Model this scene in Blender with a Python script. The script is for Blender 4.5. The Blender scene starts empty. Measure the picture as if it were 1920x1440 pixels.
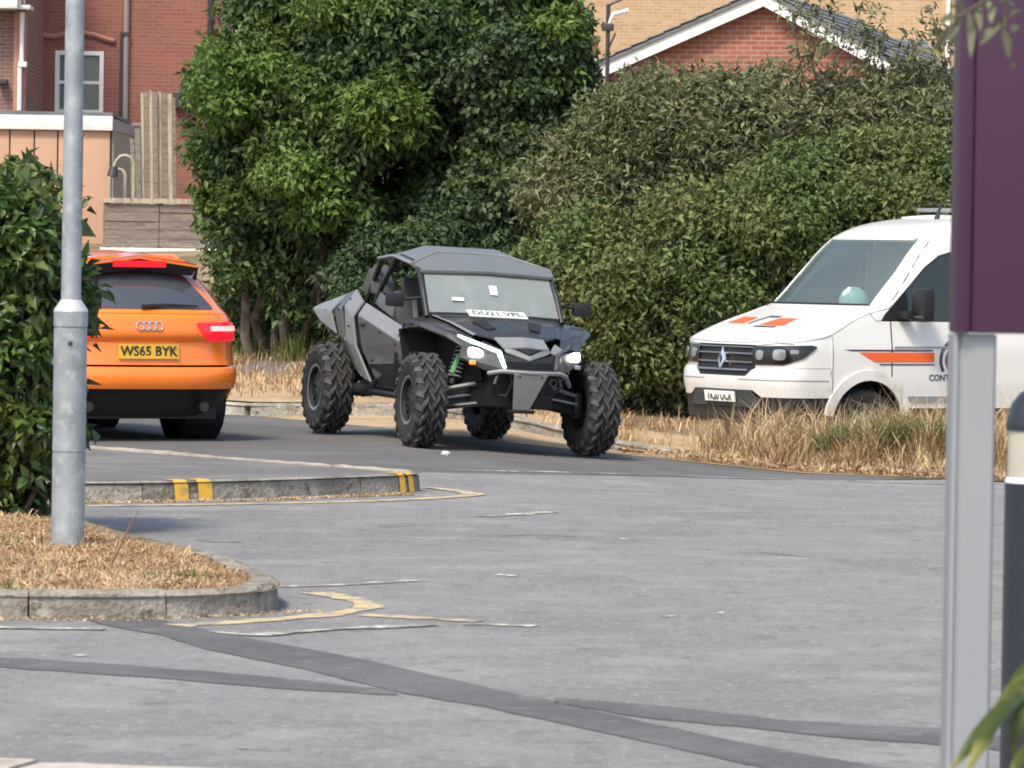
import bpy, bmesh, math, random
import numpy as np
from mathutils import Vector, Matrix

R = math.radians
scene = bpy.context.scene
COL = scene.collection

# ------------------------------------------------------------------ camera
FPX = 9000.0            # focal length in photo pixels (photo 1920 wide)
CAM_H = 1.6
PITCH = math.atan(234.0 / FPX)
ROLL = R(0.9)
cam_d = bpy.data.cameras.new('camera')
cam_d.sensor_width = 36.0
cam_d.lens = 36.0 * FPX / 1920.0
cam_d.clip_start = 0.5
cam_d.clip_end = 3000.0
cam_d.dof.use_dof = True
cam_d.dof.focus_distance = 42.0
cam_d.dof.aperture_fstop = 14.0
cam = bpy.data.objects.new('camera', cam_d)
COL.objects.link(cam)
_f = Vector((0, math.cos(PITCH), -math.sin(PITCH)))
_r0 = Vector((1, 0, 0)); _u0 = _r0.cross(_f)
_r = _r0 * math.cos(ROLL) + _u0 * math.sin(ROLL)
_u = _u0 * math.cos(ROLL) - _r0 * math.sin(ROLL)
cam.matrix_world = Matrix(((_r.x, _u.x, -_f.x, 0), (_r.y, _u.y, -_f.y, 0), (_r.z, _u.z, -_f.z, CAM_H), (0, 0, 0, 1)))
scene.camera = cam

# ------------------------------------------------------------------ world, sun, exposure
SUN_EL, SUN_AZ = R(53), R(207)      # azimuth clockwise from +Y: behind the camera, to the left
w = bpy.data.worlds.new('World'); scene.world = w; w.use_nodes = True
nt = w.node_tree
bg = nt.nodes['Background']
sky = nt.nodes.new('ShaderNodeTexSky')
sky.sky_type = 'NISHITA'; sky.sun_disc = False
sky.sun_elevation = SUN_EL; sky.sun_rotation = SUN_AZ
sky.dust_density = 2.8; sky.air_density = 1.0; sky.ozone_density = 1.0
nt.links.new(sky.outputs[0], bg.inputs[0])
bg.inputs[1].default_value = 0.105
sd = bpy.data.lights.new('sun', 'SUN'); sd.energy = 1.5; sd.angle = R(12); sd.color = (1.0, 0.93, 0.77)
sun = bpy.data.objects.new('sun', sd); COL.objects.link(sun)
_sd = Vector((math.sin(SUN_AZ) * math.cos(SUN_EL), math.cos(SUN_AZ) * math.cos(SUN_EL), math.sin(SUN_EL)))
sun.rotation_euler = _sd.to_track_quat('Z', 'Y').to_euler()
sun.location = (-20, -20, 40)
vs_ = scene.view_settings
vs_.view_transform = 'Standard'; vs_.look = 'None'; vs_.exposure = 1.2; vs_.gamma = 1.0
vs_.use_curve_mapping = False
scene.render.film_transparent = False
scene.cycles.max_bounces = 6
scene.cycles.transparent_max_bounces = 12
scene.cycles.filter_width = 1.8
scene.cycles.use_denoising = True

# ------------------------------------------------------------------ helpers
def hor(px):
    return 486.0 + (px - 960.0) * math.tan(ROLL)

def at(px, py, Y):
    """world point on the photo pixel's ray at distance Y (used to lay out what stands there)"""
    q = _f * FPX + _r * (px - 960.0) - _u * (py - 720.0)
    t = Y / q.y
    return Vector((q.x * t, Y, CAM_H + q.z * t))

def smooth(x, a, b):
    t = min(1.0, max(0.0, (x - a) / (b - a)))
    return t * t * (3 - 2 * t)

KERB = [(-60, 133), (-20, 73.5), (-2.6, 47.5), (-1.5, 45.2), (-0.6, 43.9), (0.3, 43.1), (1.0, 42.5), (2.4, 41.4), (3.7, 40.6), (6.0, 39.3), (60, 12)]
def kerb_y(x):
    return float(np.interp(x, [k[0] for k in KERB], [k[1] for k in KERB]))

def hz(x, y):
    """height of the road surface continued under everything"""
    z = -0.058 * min(3.5, max(0.0, x + 1.0)) * smooth(y, 31, 37)
    t = y - kerb_y(max(-6, min(x, 8)))
    if t > 0:
        lft = float(np.interp(t, [0, 7, 12.5, 22, 30, 200], [0, 0.12, 0.55, 1.5, 1.65, 3.0]))
        rgt = float(np.interp(t, [0, 1.5, 5, 10, 20, 30, 200], [0, -0.06, -0.25, -0.05, 0.9, 1.6, 3.0]))
        k = smooth(x, -0.8, 1.6)
        z += lft * (1 - k) + rgt * k
    return z

def ground_hit(px, py, dz=0.0):
    """ground point under a photo pixel"""
    lo, hi = 5.0, 120.0
    for _ in range(60):
        m = 0.5 * (lo + hi)
        p = at(px, py, m)
        if p.z > hz(p.x, p.y) + dz: lo = m
        else: hi = m
    return at(px, py, lo)

def link(o, parent=None):
    COL.objects.link(o)
    if parent is not None: o.parent = parent
    return o

def tag(o, label=None, cat=None, group=None, kind=None):
    if label: o['label'] = label
    if cat: o['category'] = cat
    if group: o['group'] = group
    if kind: o['kind'] = kind
    return o

def thing(name, label, cat, loc=(0, 0, 0), rotz=0.0, group=None, matrix=None):
    o = bpy.data.objects.new(name, None); COL.objects.link(o)
    o.empty_display_size = 0.2
    if matrix is not None: o.matrix_world = matrix
    else:
        o.location = loc; o.rotation_euler = (0, 0, rotz)
    return tag(o, label, cat, group)

def finish(me, mat, smooth_angle=None):
    if mat is not None: me.materials.append(mat)
    if smooth_angle is not None:
        me.polygons.foreach_set('use_smooth', [True] * len(me.polygons))
        me.set_sharp_from_angle(angle=R(smooth_angle))
    me.update()

def bm_obj(name, bm, mat, parent=None, sm=None, loc=None):
    me = bpy.data.meshes.new(name)
    bm.to_mesh(me); bm.free()
    finish(me, mat, sm)
    o = bpy.data.objects.new(name, me)
    if loc is not None: o.location = loc
    return link(o, parent)

def py_obj(name, verts, faces, mat, parent=None, sm=None):
    me = bpy.data.meshes.new(name)
    me.from_pydata([tuple(v) for v in verts], [], faces)
    finish(me, mat, sm)
    return link(bpy.data.objects.new(name, me), parent)

def inst(name, me, parent=None, loc=(0, 0, 0), rot=(0, 0, 0), scale=(1, 1, 1)):
    o = bpy.data.objects.new(name, me)
    o.location = loc; o.rotation_euler = rot; o.scale = scale
    return link(o, parent)

def add_box(bm, c, s, rot=None, bev=0.0):
    m = Matrix.Translation(Vector(c))
    if rot is not None: m = m @ rot.to_4x4()
    r = bmesh.ops.create_cube(bm, size=1.0, matrix=m @ Matrix.Diagonal((s[0], s[1], s[2], 1)))
    if bev > 0:
        ed = list({e for v in r['verts'] for e in v.link_edges})
        bmesh.ops.bevel(bm, geom=ed, offset=bev, segments=2, affect='EDGES', profile=0.6)

def box_obj(name, c, s, mat, parent=None, bev=0.0, rot=None, sm=None):
    bm = bmesh.new(); add_box(bm, c, s, rot, bev)
    return bm_obj(name, bm, mat, parent, sm if sm else (40 if bev else None))

def add_tube(bm, pts, r, n=8, caps=True):
    pts = [Vector(p) for p in pts]
    rr = r if isinstance(r, (list, tuple)) else [r] * len(pts)
    rings = []; prev = None
    for i, p in enumerate(pts):
        if i == 0: d = pts[1] - pts[0]
        elif i == len(pts) - 1: d = pts[-1] - pts[-2]
        else: d = (pts[i] - pts[i - 1]).normalized() + (pts[i + 1] - pts[i]).normalized()
        d.normalize()
        if prev is None:
            a = d.cross(Vector((0, 0, 1)))
            if a.length < 0.05: a = d.cross(Vector((1, 0, 0)))
        else:
            a = prev - d * prev.dot(d)
        a.normalize(); prev = a
        b = d.cross(a)
        rings.append([bm.verts.new(p + (a * math.cos(2 * math.pi * k / n) + b * math.sin(2 * math.pi * k / n)) * rr[i]) for k in range(n)])
    for i in range(len(rings) - 1):
        for k in range(n):
            bm.faces.new((rings[i][k], rings[i][(k + 1) % n], rings[i + 1][(k + 1) % n], rings[i + 1][k]))
    if caps:
        bm.faces.new(rings[0][::-1]); bm.faces.new(rings[-1])

def tube_obj(name, pts, r, mat, parent=None, n=8):
    bm = bmesh.new(); add_tube(bm, pts, r, n)
    bmesh.ops.recalc_face_normals(bm, faces=bm.faces)
    return bm_obj(name, bm, mat, parent, 45)

def add_lathe(bm, prof, n=32, axis='Z', close=True):
    """prof: (radius, height) list"""
    rings = []
    for (r, h) in prof:
        ring = []
        for k in range(n):
            a = 2 * math.pi * k / n
            c, s = r * math.cos(a), r * math.sin(a)
            co = (c, s, h) if axis == 'Z' else (c, h, s)
            ring.append(bm.verts.new(co))
        rings.append(ring)
    for i in range(len(rings) - 1):
        for k in range(n):
            bm.faces.new((rings[i][k], rings[i][(k + 1) % n], rings[i + 1][(k + 1) % n], rings[i + 1][k]))
    if close:
        for ring in (rings[0], rings[-1]):
            try: bm.faces.new(ring)
            except ValueError: pass
    bmesh.ops.recalc_face_normals(bm, faces=bm.faces)

def solidify_bm(bm, thick, out=None):
    bm.normal_update()
    if out is not None:
        n = Vector((0, 0, 0))
        for f in bm.faces: n += f.normal * f.calc_area()
        if n.dot(Vector(out)) < 0:
            bmesh.ops.reverse_faces(bm, faces=bm.faces); bm.normal_update()
    if thick <= 0: return
    vs = list(bm.verts); fs = list(bm.faces)
    bnd = [(e.verts[0], e.verts[1], e.link_faces[0]) for e in bm.edges if len(e.link_faces) == 1]
    dup = {v: bm.verts.new(v.co - v.normal * thick) for v in vs}
    for f in fs:
        bm.faces.new([dup[v] for v in reversed(f.verts)])
    for a, b, f in bnd:
        lv = list(f.verts); i = lv.index(a)
        if lv[(i + 1) % len(lv)] is b: bm.faces.new((b, a, dup[a], dup[b]))
        else: bm.faces.new((a, b, dup[b], dup[a]))

def rnd(pts, r, n=4):
    """round the corners of a 2-D outline"""
    out = []; N = len(pts)
    for i in range(N):
        p0, p, p1 = Vector(pts[i - 1]), Vector(pts[i]), Vector(pts[(i + 1) % N])
        a, b = (p0 - p), (p1 - p)
        d = min(r, a.length * 0.45, b.length * 0.45)
        A, B = p + a.normalized() * d, p + b.normalized() * d
        for k in range(n + 1):
            t = k / n
            q = A * (1 - t) ** 2 + p * 2 * t * (1 - t) + B * t * t
            out.append((q.x, q.y))
    return out

def panel(name, outline, mp, mat, parent, du=0.1, dv=0.1, thick=0.015, out=None, sm=35):
    bm = bmesh.new()
    bm.faces.new([bm.verts.new((u, v, 0)) for u, v in outline])
    us = [p[0] for p in outline]; vs = [p[1] for p in outline]
    for ax, d, lo, hi in ((0, du, min(us), max(us)), (1, dv, min(vs), max(vs))):
        if not d: continue
        c = (math.floor(lo / d) + 1) * d
        while c < hi - 1e-4:
            no = (1, 0, 0) if ax == 0 else (0, 1, 0)
            co = (c, 0, 0) if ax == 0 else (0, c, 0)
            bmesh.ops.bisect_plane(bm, geom=bm.verts[:] + bm.edges[:] + bm.faces[:], plane_co=co, plane_no=no, dist=1e-5)
            c += d
    for v in bm.verts: v.co = mp(v.co.x, v.co.y)
    solidify_bm(bm, thick, out)
    return bm_obj(name, bm, mat, parent, sm)

def facets(name, verts, faces, mat, parent, thick=0.012, out=None, sm=20, bev=0.0):
    bm = bmesh.new()
    vv = [bm.verts.new(v) for v in verts]
    for f in faces: bm.faces.new([vv[i] for i in f])
    bmesh.ops.recalc_face_normals(bm, faces=bm.faces)
    solidify_bm(bm, thick, out)
    if parent is not None and parent.name.startswith('offroad') and thick >= 0.01:
        bm.normal_update()
        ed = [e for e in bm.edges if len(e.link_faces) == 2 and e.calc_face_angle(0) > 0.12]
        bmesh.ops.bevel(bm, geom=ed, offset=min(0.007, thick * 0.45), segments=2, affect='EDGES', clamp_overlap=True)
        sm = None
    return bm_obj(name, bm, mat, parent, sm)

def copy_tree(o, parent=None):
    c = o.copy(); COL.objects.link(c); c.parent = parent
    for ch in list(o.children): copy_tree(ch, c)
    return c

def pchip(xs, ys):
    xs = np.array(xs, float); ys = np.array(ys, float)
    h = np.diff(xs); d = np.diff(ys) / h
    m = np.zeros_like(ys)
    for i in range(1, len(xs) - 1):
        if d[i - 1] * d[i] > 0:
            w1, w2 = 2 * h[i] + h[i - 1], h[i] + 2 * h[i - 1]
            m[i] = (w1 + w2) / (w1 / d[i - 1] + w2 / d[i])
    m[0], m[-1] = d[0], d[-1]
    def f(x):
        x = min(max(x, xs[0]), xs[-1])
        i = min(int(np.searchsorted(xs, x, side='right')) - 1, len(h) - 1); i = max(i, 0)
        t = (x - xs[i]) / h[i]
        return float((2*t**3-3*t*t+1)*ys[i] + (t**3-2*t*t+t)*h[i]*m[i] + (-2*t**3+3*t*t)*ys[i+1] + (t**3-t*t)*h[i]*m[i+1])
    return f

def smooth_line(pts, n=6):
    """Catmull-Rom through (x, y) points"""
    P = [Vector(p) for p in pts]; out = []
    for i in range(len(P) - 1):
        a = P[max(i - 1, 0)]; b = P[i]; c = P[i + 1]; d = P[min(i + 2, len(P) - 1)]
        for k in range(n):
            t = k / n
            q = 0.5 * ((2 * b) + (c - a) * t + (2 * a - 5 * b + 4 * c - d) * t * t + (3 * b - a - 3 * c + d) * t ** 3)
            out.append((q.x, q.y))
    out.append(tuple(P[-1])); return out

# ------------------------------------------------------------------ materials
def mat(name, col, rough=0.6, metal=0.0, spec=0.5, coat=0.0, var=0.0, vscale=4.0, col2=None, c2scale=1.0, c2lo=0.45, c2hi=0.6,
        bump=0.0, bscale=60.0, emit=None, estr=0.0, island=0.0, world=False, trans=0.0, glass=None, stretch=None, stain=None):
    m = bpy.data.materials.new(name); m.use_nodes = True
    n = m.node_tree.nodes; L = m.node_tree.links
    b = n['Principled BSDF']; outn = n['Material Output']
    b.inputs['Base Color'].default_value = (*col, 1)
    b.inputs['Roughness'].default_value = rough
    b.inputs['Metallic'].default_value = metal
    b.inputs['Specular IOR Level'].default_value = spec
    b.inputs['Coat Weight'].default_value = coat
    b.inputs['Coat Roughness'].default_value = 0.06
    src = None
    def coord():
        nonlocal src
        if src is None:
            if world: src = n.new('ShaderNodeNewGeometry').outputs['Position']
            else: src = n.new('ShaderNodeTexCoord').outputs['Object']
            if stretch:
                mp = n.new('ShaderNodeMapping'); mp.inputs['Scale'].default_value = stretch
                L.new(src, mp.inputs['Vector']); src = mp.outputs[0]
        return src
    cur = None
    def color_out():
        nonlocal cur
        if cur is None:
            rgb = n.new('ShaderNodeRGB'); rgb.outputs[0].default_value = (*col, 1); cur = rgb.outputs[0]
        return cur
    def noise(scale, detail=4.0, rg=0.55):
        t = n.new('ShaderNodeTexNoise'); t.inputs['Scale'].default_value = scale; t.inputs['Detail'].default_value = detail
        t.inputs['Roughness'].default_value = rg
        L.new(coord(), t.inputs['Vector']); return t.outputs['Fac']
    def mrange(s, a, b_, lo, hi):
        r = n.new('ShaderNodeMapRange'); r.inputs[1].default_value = a; r.inputs[2].default_value = b_
        r.inputs[3].default_value = lo; r.inputs[4].default_value = hi
        L.new(s, r.inputs[0]); return r.outputs[0]
    def mixc(fac, a, bcol, mode='MIX'):
        x = n.new('ShaderNodeMix'); x.data_type = 'RGBA'; x.blend_type = mode
        if isinstance(fac, float): x.inputs[0].default_value = fac
        else: L.new(fac, x.inputs[0])
        L.new(a, x.inputs[6])
        if isinstance(bcol, tuple): x.inputs[7].default_value = (*bcol, 1)
        else: L.new(bcol, x.inputs[7])
        return x.outputs[2]
    def scale_by(fac):
        nonlocal cur
        x = n.new('ShaderNodeVectorMath'); x.operation = 'SCALE'
        L.new(color_out(), x.inputs[0]); L.new(fac, x.inputs['Scale']); cur = x.outputs[0]
    if col2:
        for (c2, sc, lo, hi) in ([(col2, c2scale, c2lo, c2hi)] if not isinstance(col2, list) else col2):
            cur = mixc(mrange(noise(sc), lo, hi, 0, 1), color_out(), c2)
    if stain:
        c2, sc, lo, hi = stain
        cur = mixc(mrange(noise(sc, 6.0, 0.65), lo, hi, 0, 1), color_out(), c2)
    if var > 0:
        scale_by(mrange(noise(vscale), 0.25, 0.75, 1 - var, 1 + var))
    if island > 0:
        g = n.new('ShaderNodeNewGeometry')
        scale_by(mrange(g.outputs['Random Per Island'], 0, 1, 1 - island, 1 + island))
    if cur is not None: L.new(cur, b.inputs['Base Color'])
    if bump > 0:
        bn = n.new('ShaderNodeBump'); bn.inputs['Strength'].default_value = bump; bn.inputs['Distance'].default_value = 0.02
        L.new(noise(bscale, 5.0), bn.inputs['Height']); L.new(bn.outputs[0], b.inputs['Normal'])
    if emit:
        b.inputs['Emission Color'].default_value = (*emit, 1); b.inputs['Emission Strength'].default_value = estr
    if trans > 0:
        t = n.new('ShaderNodeBsdfTranslucent')
        if cur is not None: L.new(cur, t.inputs['Color'])
        else: t.inputs['Color'].default_value = (*col, 1)
        x = n.new('ShaderNodeMixShader'); x.inputs[0].default_value = trans
        L.new(b.outputs[0], x.inputs[1]); L.new(t.outputs[0], x.inputs[2]); L.new(x.outputs[0], outn.inputs[0])
    if glass is not None:
        t = n.new('ShaderNodeBsdfTransparent'); t.inputs['Color'].default_value = (0.85, 0.93, 0.92, 1)
        x = n.new('ShaderNodeMixShader'); x.inputs[0].default_value = glass
        L.new(b.outputs[0], x.inputs[1]); L.new(t.outputs[0], x.inputs[2]); L.new(x.outputs[0], outn.inputs[0])
    return m

def brick_mat(name, c1, c2, mortar, dirt=(0.1, 0.08, 0.07)):
    m = mat(name, c1, 0.85, var=0.12, vscale=0.8)
    n = m.node_tree.nodes; L = m.node_tree.links
    tc = n.new('ShaderNodeTexCoord'); sp = n.new('ShaderNodeSeparateXYZ'); cb = n.new('ShaderNodeCombineXYZ')
    L.new(tc.outputs['Object'], sp.inputs[0])
    ad = n.new('ShaderNodeMath'); ad.operation = 'ADD'
    L.new(sp.outputs['X'], ad.inputs[0]); L.new(sp.outputs['Y'], ad.inputs[1])
    L.new(ad.outputs[0], cb.inputs['X']); L.new(sp.outputs['Z'], cb.inputs['Y'])
    bt = n.new('ShaderNodeTexBrick'); bt.inputs['Scale'].default_value = 1.0
    bt.inputs['Brick Width'].default_value = 0.225; bt.inputs['Row Height'].default_value = 0.075
    bt.inputs['Mortar Size'].default_value = 0.008; bt.inputs['Bias'].default_value = 0.1
    bt.inputs['Color1'].default_value = (*c1, 1); bt.inputs['Color2'].default_value = (*c2, 1); bt.inputs['Mortar'].default_value = (*mortar, 1)
    L.new(cb.outputs[0], bt.inputs['Vector'])
    ns = n.new('ShaderNodeTexNoise'); ns.inputs['Scale'].default_value = 1.3; ns.inputs['Detail'].default_value = 6
    L.new(tc.outputs['Object'], ns.inputs['Vector'])
    mr = n.new('ShaderNodeMapRange'); mr.inputs[1].default_value = 0.55; mr.inputs[2].default_value = 0.8; mr.inputs[4].default_value = 0.5
    L.new(ns.outputs['Fac'], mr.inputs[0])
    mx = n.new('ShaderNodeMix'); mx.data_type = 'RGBA'; L.new(mr.outputs[0], mx.inputs[0]); L.new(bt.outputs['Color'], mx.inputs[6]); mx.inputs[7].default_value = (*dirt, 1)
    b = n['Principled BSDF']; L.new(mx.outputs[2], b.inputs['Base Color'])
    bn = n.new('ShaderNodeBump'); bn.inputs['Strength'].default_value = 0.4; bn.inputs['Distance'].default_value = 0.01
    inv = n.new('ShaderNodeMath'); inv.operation = 'SUBTRACT'; inv.inputs[0].default_value = 1.0
    L.new(bt.outputs['Fac'], inv.inputs[1]); L.new(inv.outputs[0], bn.inputs['Height']); L.new(bn.outputs[0], b.inputs['Normal'])
    return m

def text_obj(name, body, size, mat_, parent, mtx, extrude=0.001, sx=1.0):
    cu = bpy.data.curves.new(name, 'FONT'); cu.body = body; cu.size = size; cu.extrude = extrude
    cu.align_x = 'CENTER'; cu.align_y = 'CENTER'; cu.offset = size * 0.018
    cu.resolution_u = 3
    ob = bpy.data.objects.new(name, cu); COL.objects.link(ob)
    bpy.context.view_layer.update()
    me = bpy.data.meshes.new_from_object(ob.evaluated_get(bpy.context.evaluated_depsgraph_get()))
    bpy.data.objects.remove(ob); bpy.data.curves.remove(cu)
    me.transform(mtx @ Matrix.Diagonal((sx, 1, 1, 1)))
    me.materials.clear(); finish(me, mat_)
    me.name = name
    return link(bpy.data.objects.new(name, me), parent)

def frame(o, x, y, z):
    """matrix from origin and axes"""
    x, y, z = Vector(x).normalized(), Vector(y).normalized(), Vector(z).normalized()
    return Matrix(((x.x, y.x, z.x, o[0]), (x.y, y.y, z.y, o[1]), (x.z, y.z, z.z, o[2]), (0, 0, 0, 1)))

MT = {}
MT['asphalt_park'] = mat('asphalt_park', (0.2396, 0.2348, 0.2344), 0.92, spec=0.15, col2=[((0.2096, 0.2058, 0.1985), 0.45, 0.42, 0.66), ((0.2994, 0.2906, 0.2762), 1.7, 0.48, 0.70), ((0.1797, 0.1755, 0.1707), 6.0, 0.55, 0.70), ((0.3713, 0.3579, 0.3390), 22.0, 0.55, 0.70)], var=0.2, vscale=70, bump=0.5, bscale=120, world=True, stain=((0.1378, 0.1325, 0.1300), 1.1, 0.62, 0.78))
MT['asphalt_road'] = mat('asphalt_road', (0.1228, 0.1203, 0.1168), 0.9, spec=0.2, col2=[((0.1592, 0.1544, 0.1487), 0.7, 0.45, 0.65)], var=0.15, vscale=50, bump=0.3, bscale=120, world=True)
MT['asphalt_patch'] = mat('asphalt_patch', (0.1115, 0.1092, 0.1102), 0.85, spec=0.25, col2=[((0.1535, 0.1478, 0.1466), 1.6, 0.42, 0.66), ((0.2046, 0.1964, 0.1928), 7.0, 0.57, 0.74)], var=0.14, vscale=70, bump=0.3, bscale=140, world=True)
MT['footway'] = mat('footway', (0.155, 0.145, 0.14), 0.9, spec=0.25, col2=[((0.2, 0.19, 0.18), 1.6, 0.45, 0.65)], var=0.14, vscale=40, bump=0.3, bscale=100, world=True)
MT['earth'] = mat('earth', (0.20, 0.15, 0.10), 0.95, spec=0.1, col2=[((0.33, 0.25, 0.15), 0.9, 0.4, 0.62), ((0.10, 0.10, 0.05), 0.45, 0.52, 0.66)], var=0.25, vscale=14, bump=0.6, bscale=25, world=True)
MT['sand'] = mat('sand', (0.46, 0.34, 0.21), 0.95, spec=0.1, col2=[((0.34, 0.24, 0.14), 1.3, 0.45, 0.65)], var=0.2, vscale=12, bump=0.6, bscale=25, world=True)
MT['kerb'] = mat('kerb', (0.32, 0.295, 0.255), 0.95, spec=0.15, col2=[((0.19, 0.165, 0.13), 3.0, 0.42, 0.64), ((0.40, 0.37, 0.32), 8.0, 0.50, 0.68), ((0.13, 0.11, 0.09), 11.0, 0.60, 0.72)], var=0.25, vscale=35, bump=1.0, bscale=35, world=True)
MT['kerb_pale'] = mat('kerb_pale', (0.50, 0.45, 0.38), 0.9, spec=0.2, col2=[((0.33, 0.28, 0.22), 3.0, 0.45, 0.66)], var=0.15, vscale=25, bump=0.4, bscale=45, world=True)
MT['line_white'] = mat('line_white', (0.58, 0.55, 0.46), 0.8, col2=[((0.24, 0.235, 0.225), 4.0, 0.42, 0.56), ((0.23, 0.22, 0.21), 16.0, 0.46, 0.58)], var=0.1, vscale=40, world=True)
MT['line_yellow'] = mat('line_yellow', (0.60, 0.46, 0.24), 0.8, col2=[((0.25, 0.24, 0.225), 4.0, 0.47, 0.64), ((0.25, 0.24, 0.21), 16.0, 0.50, 0.64)], var=0.1, vscale=40, world=True)
MT['yellow_paint'] = mat('yellow_paint', (0.74, 0.42, 0.05), 0.7, col2=[((0.3, 0.24, 0.13), 9.0, 0.55, 0.7)], world=True)
MT['galv'] = mat('galv', (0.36, 0.39, 0.42), 0.55, metal=0.35, col2=[((0.26, 0.285, 0.31), 5.0, 0.4, 0.65), ((0.45, 0.475, 0.5), 14.0, 0.5, 0.7)], var=0.08, vscale=40)
MT['galv_pale'] = mat('galv_pale', (0.58, 0.60, 0.62), 0.5, metal=0.25, col2=[((0.42, 0.44, 0.47), 8.0, 0.45, 0.65)])
MT['black'] = mat('black', (0.012, 0.012, 0.014), 0.55)
MT['black_gloss'] = mat('black_gloss', (0.010, 0.010, 0.012), 0.12, coat=0.5)
MT['rubber'] = mat('rubber', (0.022, 0.022, 0.024), 0.8, spec=0.35, col2=[((0.05, 0.047, 0.043), 6.0, 0.45, 0.7)], bump=0.2, bscale=80)
MT['rubber_tread'] = mat('rubber_tread', (0.042, 0.041, 0.040), 0.75, spec=0.4, col2=[((0.10, 0.095, 0.088), 7.0, 0.45, 0.7)])
MT['orange'] = mat('orange', (0.97, 0.225, 0.022), 0.2, spec=0.5, coat=0.8, var=0.03, vscale=3)
MT['glass_dark'] = mat('glass_dark', (0.06, 0.065, 0.075), 0.06, spec=0.9, coat=0.5)
MT['red_lens'] = mat('red_lens', (0.55, 0.012, 0.02), 0.15, coat=0.6, emit=(0.9, 0.01, 0.03), estr=0.35)
MT['red_lit'] = mat('red_lit', (0.9, 0.3, 0.3), 0.2, emit=(1.0, 0.16, 0.14), estr=1.5)
MT['plate_yellow'] = mat('plate_yellow', (0.66, 0.40, 0.03), 0.4)
MT['plate_white'] = mat('plate_white', (0.80, 0.82, 0.80), 0.4)
MT['letter_black'] = mat('letter_black', (0.02, 0.02, 0.02), 0.5)
MT['letter_faded'] = mat('letter_faded', (0.04, 0.06, 0.055), 0.5)
MT['chrome'] = mat('chrome', (0.75, 0.76, 0.78), 0.16, metal=0.9)
MT['alloy'] = mat('alloy', (0.30, 0.31, 0.33), 0.35, metal=0.7)
MT['van_white'] = mat('van_white', (0.74, 0.735, 0.71), 0.32, coat=0.5, stain=((0.50, 0.43, 0.34), 1.6, 0.60, 0.80), var=0.03, vscale=4)
MT['van_orange'] = mat('van_orange', (0.82, 0.13, 0.03), 0.4)
MT['van_navy'] = mat('van_navy', (0.035, 0.03, 0.06), 0.4)
MT['glass_van'] = mat('glass_van', (0.22, 0.27, 0.275), 0.03, spec=0.9, coat=0.8, glass=0.70)
MT['glass_side'] = mat('glass_side', (0.05, 0.06, 0.06), 0.05, spec=0.9, coat=0.6, glass=0.55)
MT['interior'] = mat('interior', (0.045, 0.048, 0.052), 0.8)
MT['helmet'] = mat('helmet', (0.74, 0.93, 0.89), 0.35)
MT['lamp_clear'] = mat('lamp_clear', (0.40, 0.42, 0.44), 0.12, metal=0.6, coat=0.8)
MT['utv_grey'] = mat('utv_grey', (0.078, 0.080, 0.083), 0.45, metal=0.15, coat=0.3, var=0.08, vscale=3, stain=((0.22, 0.20, 0.18), 2.5, 0.55, 0.8))
MT['utv_pale'] = mat('utv_pale', (0.23, 0.235, 0.24), 0.52, metal=0.1, coat=0.1, var=0.07, vscale=3, stain=((0.30, 0.28, 0.26), 2.5, 0.6, 0.8))
MT['utv_roof'] = mat('utv_roof', (0.15, 0.158, 0.162), 0.5, coat=0.1, var=0.06, vscale=3)
MT['utv_carbon'] = mat('utv_carbon', (0.032, 0.032, 0.034), 0.42, coat=0.35, var=0.1, vscale=4, stain=((0.07, 0.066, 0.06), 3.0, 0.55, 0.78))
MT['utv_black'] = mat('utv_black', (0.016, 0.016, 0.018), 0.5, var=0.2, vscale=5)
MT['utv_frame'] = mat('utv_frame', (0.03, 0.031, 0.034), 0.4, metal=0.2)
MT['utv_glass'] = mat('utv_glass', (0.36, 0.385, 0.385), 0.06, spec=0.8, glass=0.5, stain=((0.50, 0.52, 0.50), 3.0, 0.52, 0.75))
MT['light_white'] = mat('light_white', (1, 1, 1), 0.2, emit=(1.0, 0.98, 1.0), estr=3.2)
MT['light_drl'] = mat('light_drl', (0.8, 1, 0.9), 0.2, emit=(0.72, 1.0, 0.84), estr=2.2)
MT['amber'] = mat('amber', (0.9, 0.2, 0.03), 0.3, emit=(1, 0.22, 0.03), estr=0.9)
MT['skid'] = mat('skid', (0.46, 0.45, 0.42), 0.5, metal=0.2, var=0.1, vscale=9)
MT['spring_green'] = mat('spring_green', (0.18, 0.55, 0.22), 0.45)
MT['purple'] = mat('purple', (0.052, 0.017, 0.050), 0.45, var=0.04, vscale=2)
MT['post_grey'] = mat('post_grey', (0.33, 0.345, 0.36), 0.42, metal=0.3, var=0.04, vscale=2)
MT['bollard_dark'] = mat('bollard_dark', (0.020, 0.024, 0.034), 0.4, coat=0.2)
MT['bollard_lens'] = mat('bollard_lens', (0.50, 0.46, 0.38), 0.25, coat=0.4, var=0.08, vscale=12)
MT['bollard_white'] = mat('bollard_white', (0.72, 0.78, 0.78), 0.4)
MT['brick_red'] = brick_mat('brick_red', (0.31, 0.112, 0.082), (0.25, 0.085, 0.066), (0.27, 0.165, 0.135))
MT['brick_brown'] = brick_mat('brick_brown', (0.25, 0.13, 0.10), (0.19, 0.10, 0.08), (0.3, 0.24, 0.2))
MT['brick_gable'] = brick_mat('brick_gable', (0.36, 0.13, 0.085), (0.27, 0.085, 0.06), (0.36, 0.26, 0.21))
MT['brick_yellow'] = brick_mat('brick_yellow', (0.60, 0.42, 0.25), (0.50, 0.32, 0.17), (0.58, 0.46, 0.33), dirt=(0.33, 0.24, 0.15))
MT['stone_trim'] = mat('stone_trim', (0.40, 0.20, 0.15), 0.85, var=0.15, vscale=3)
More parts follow.
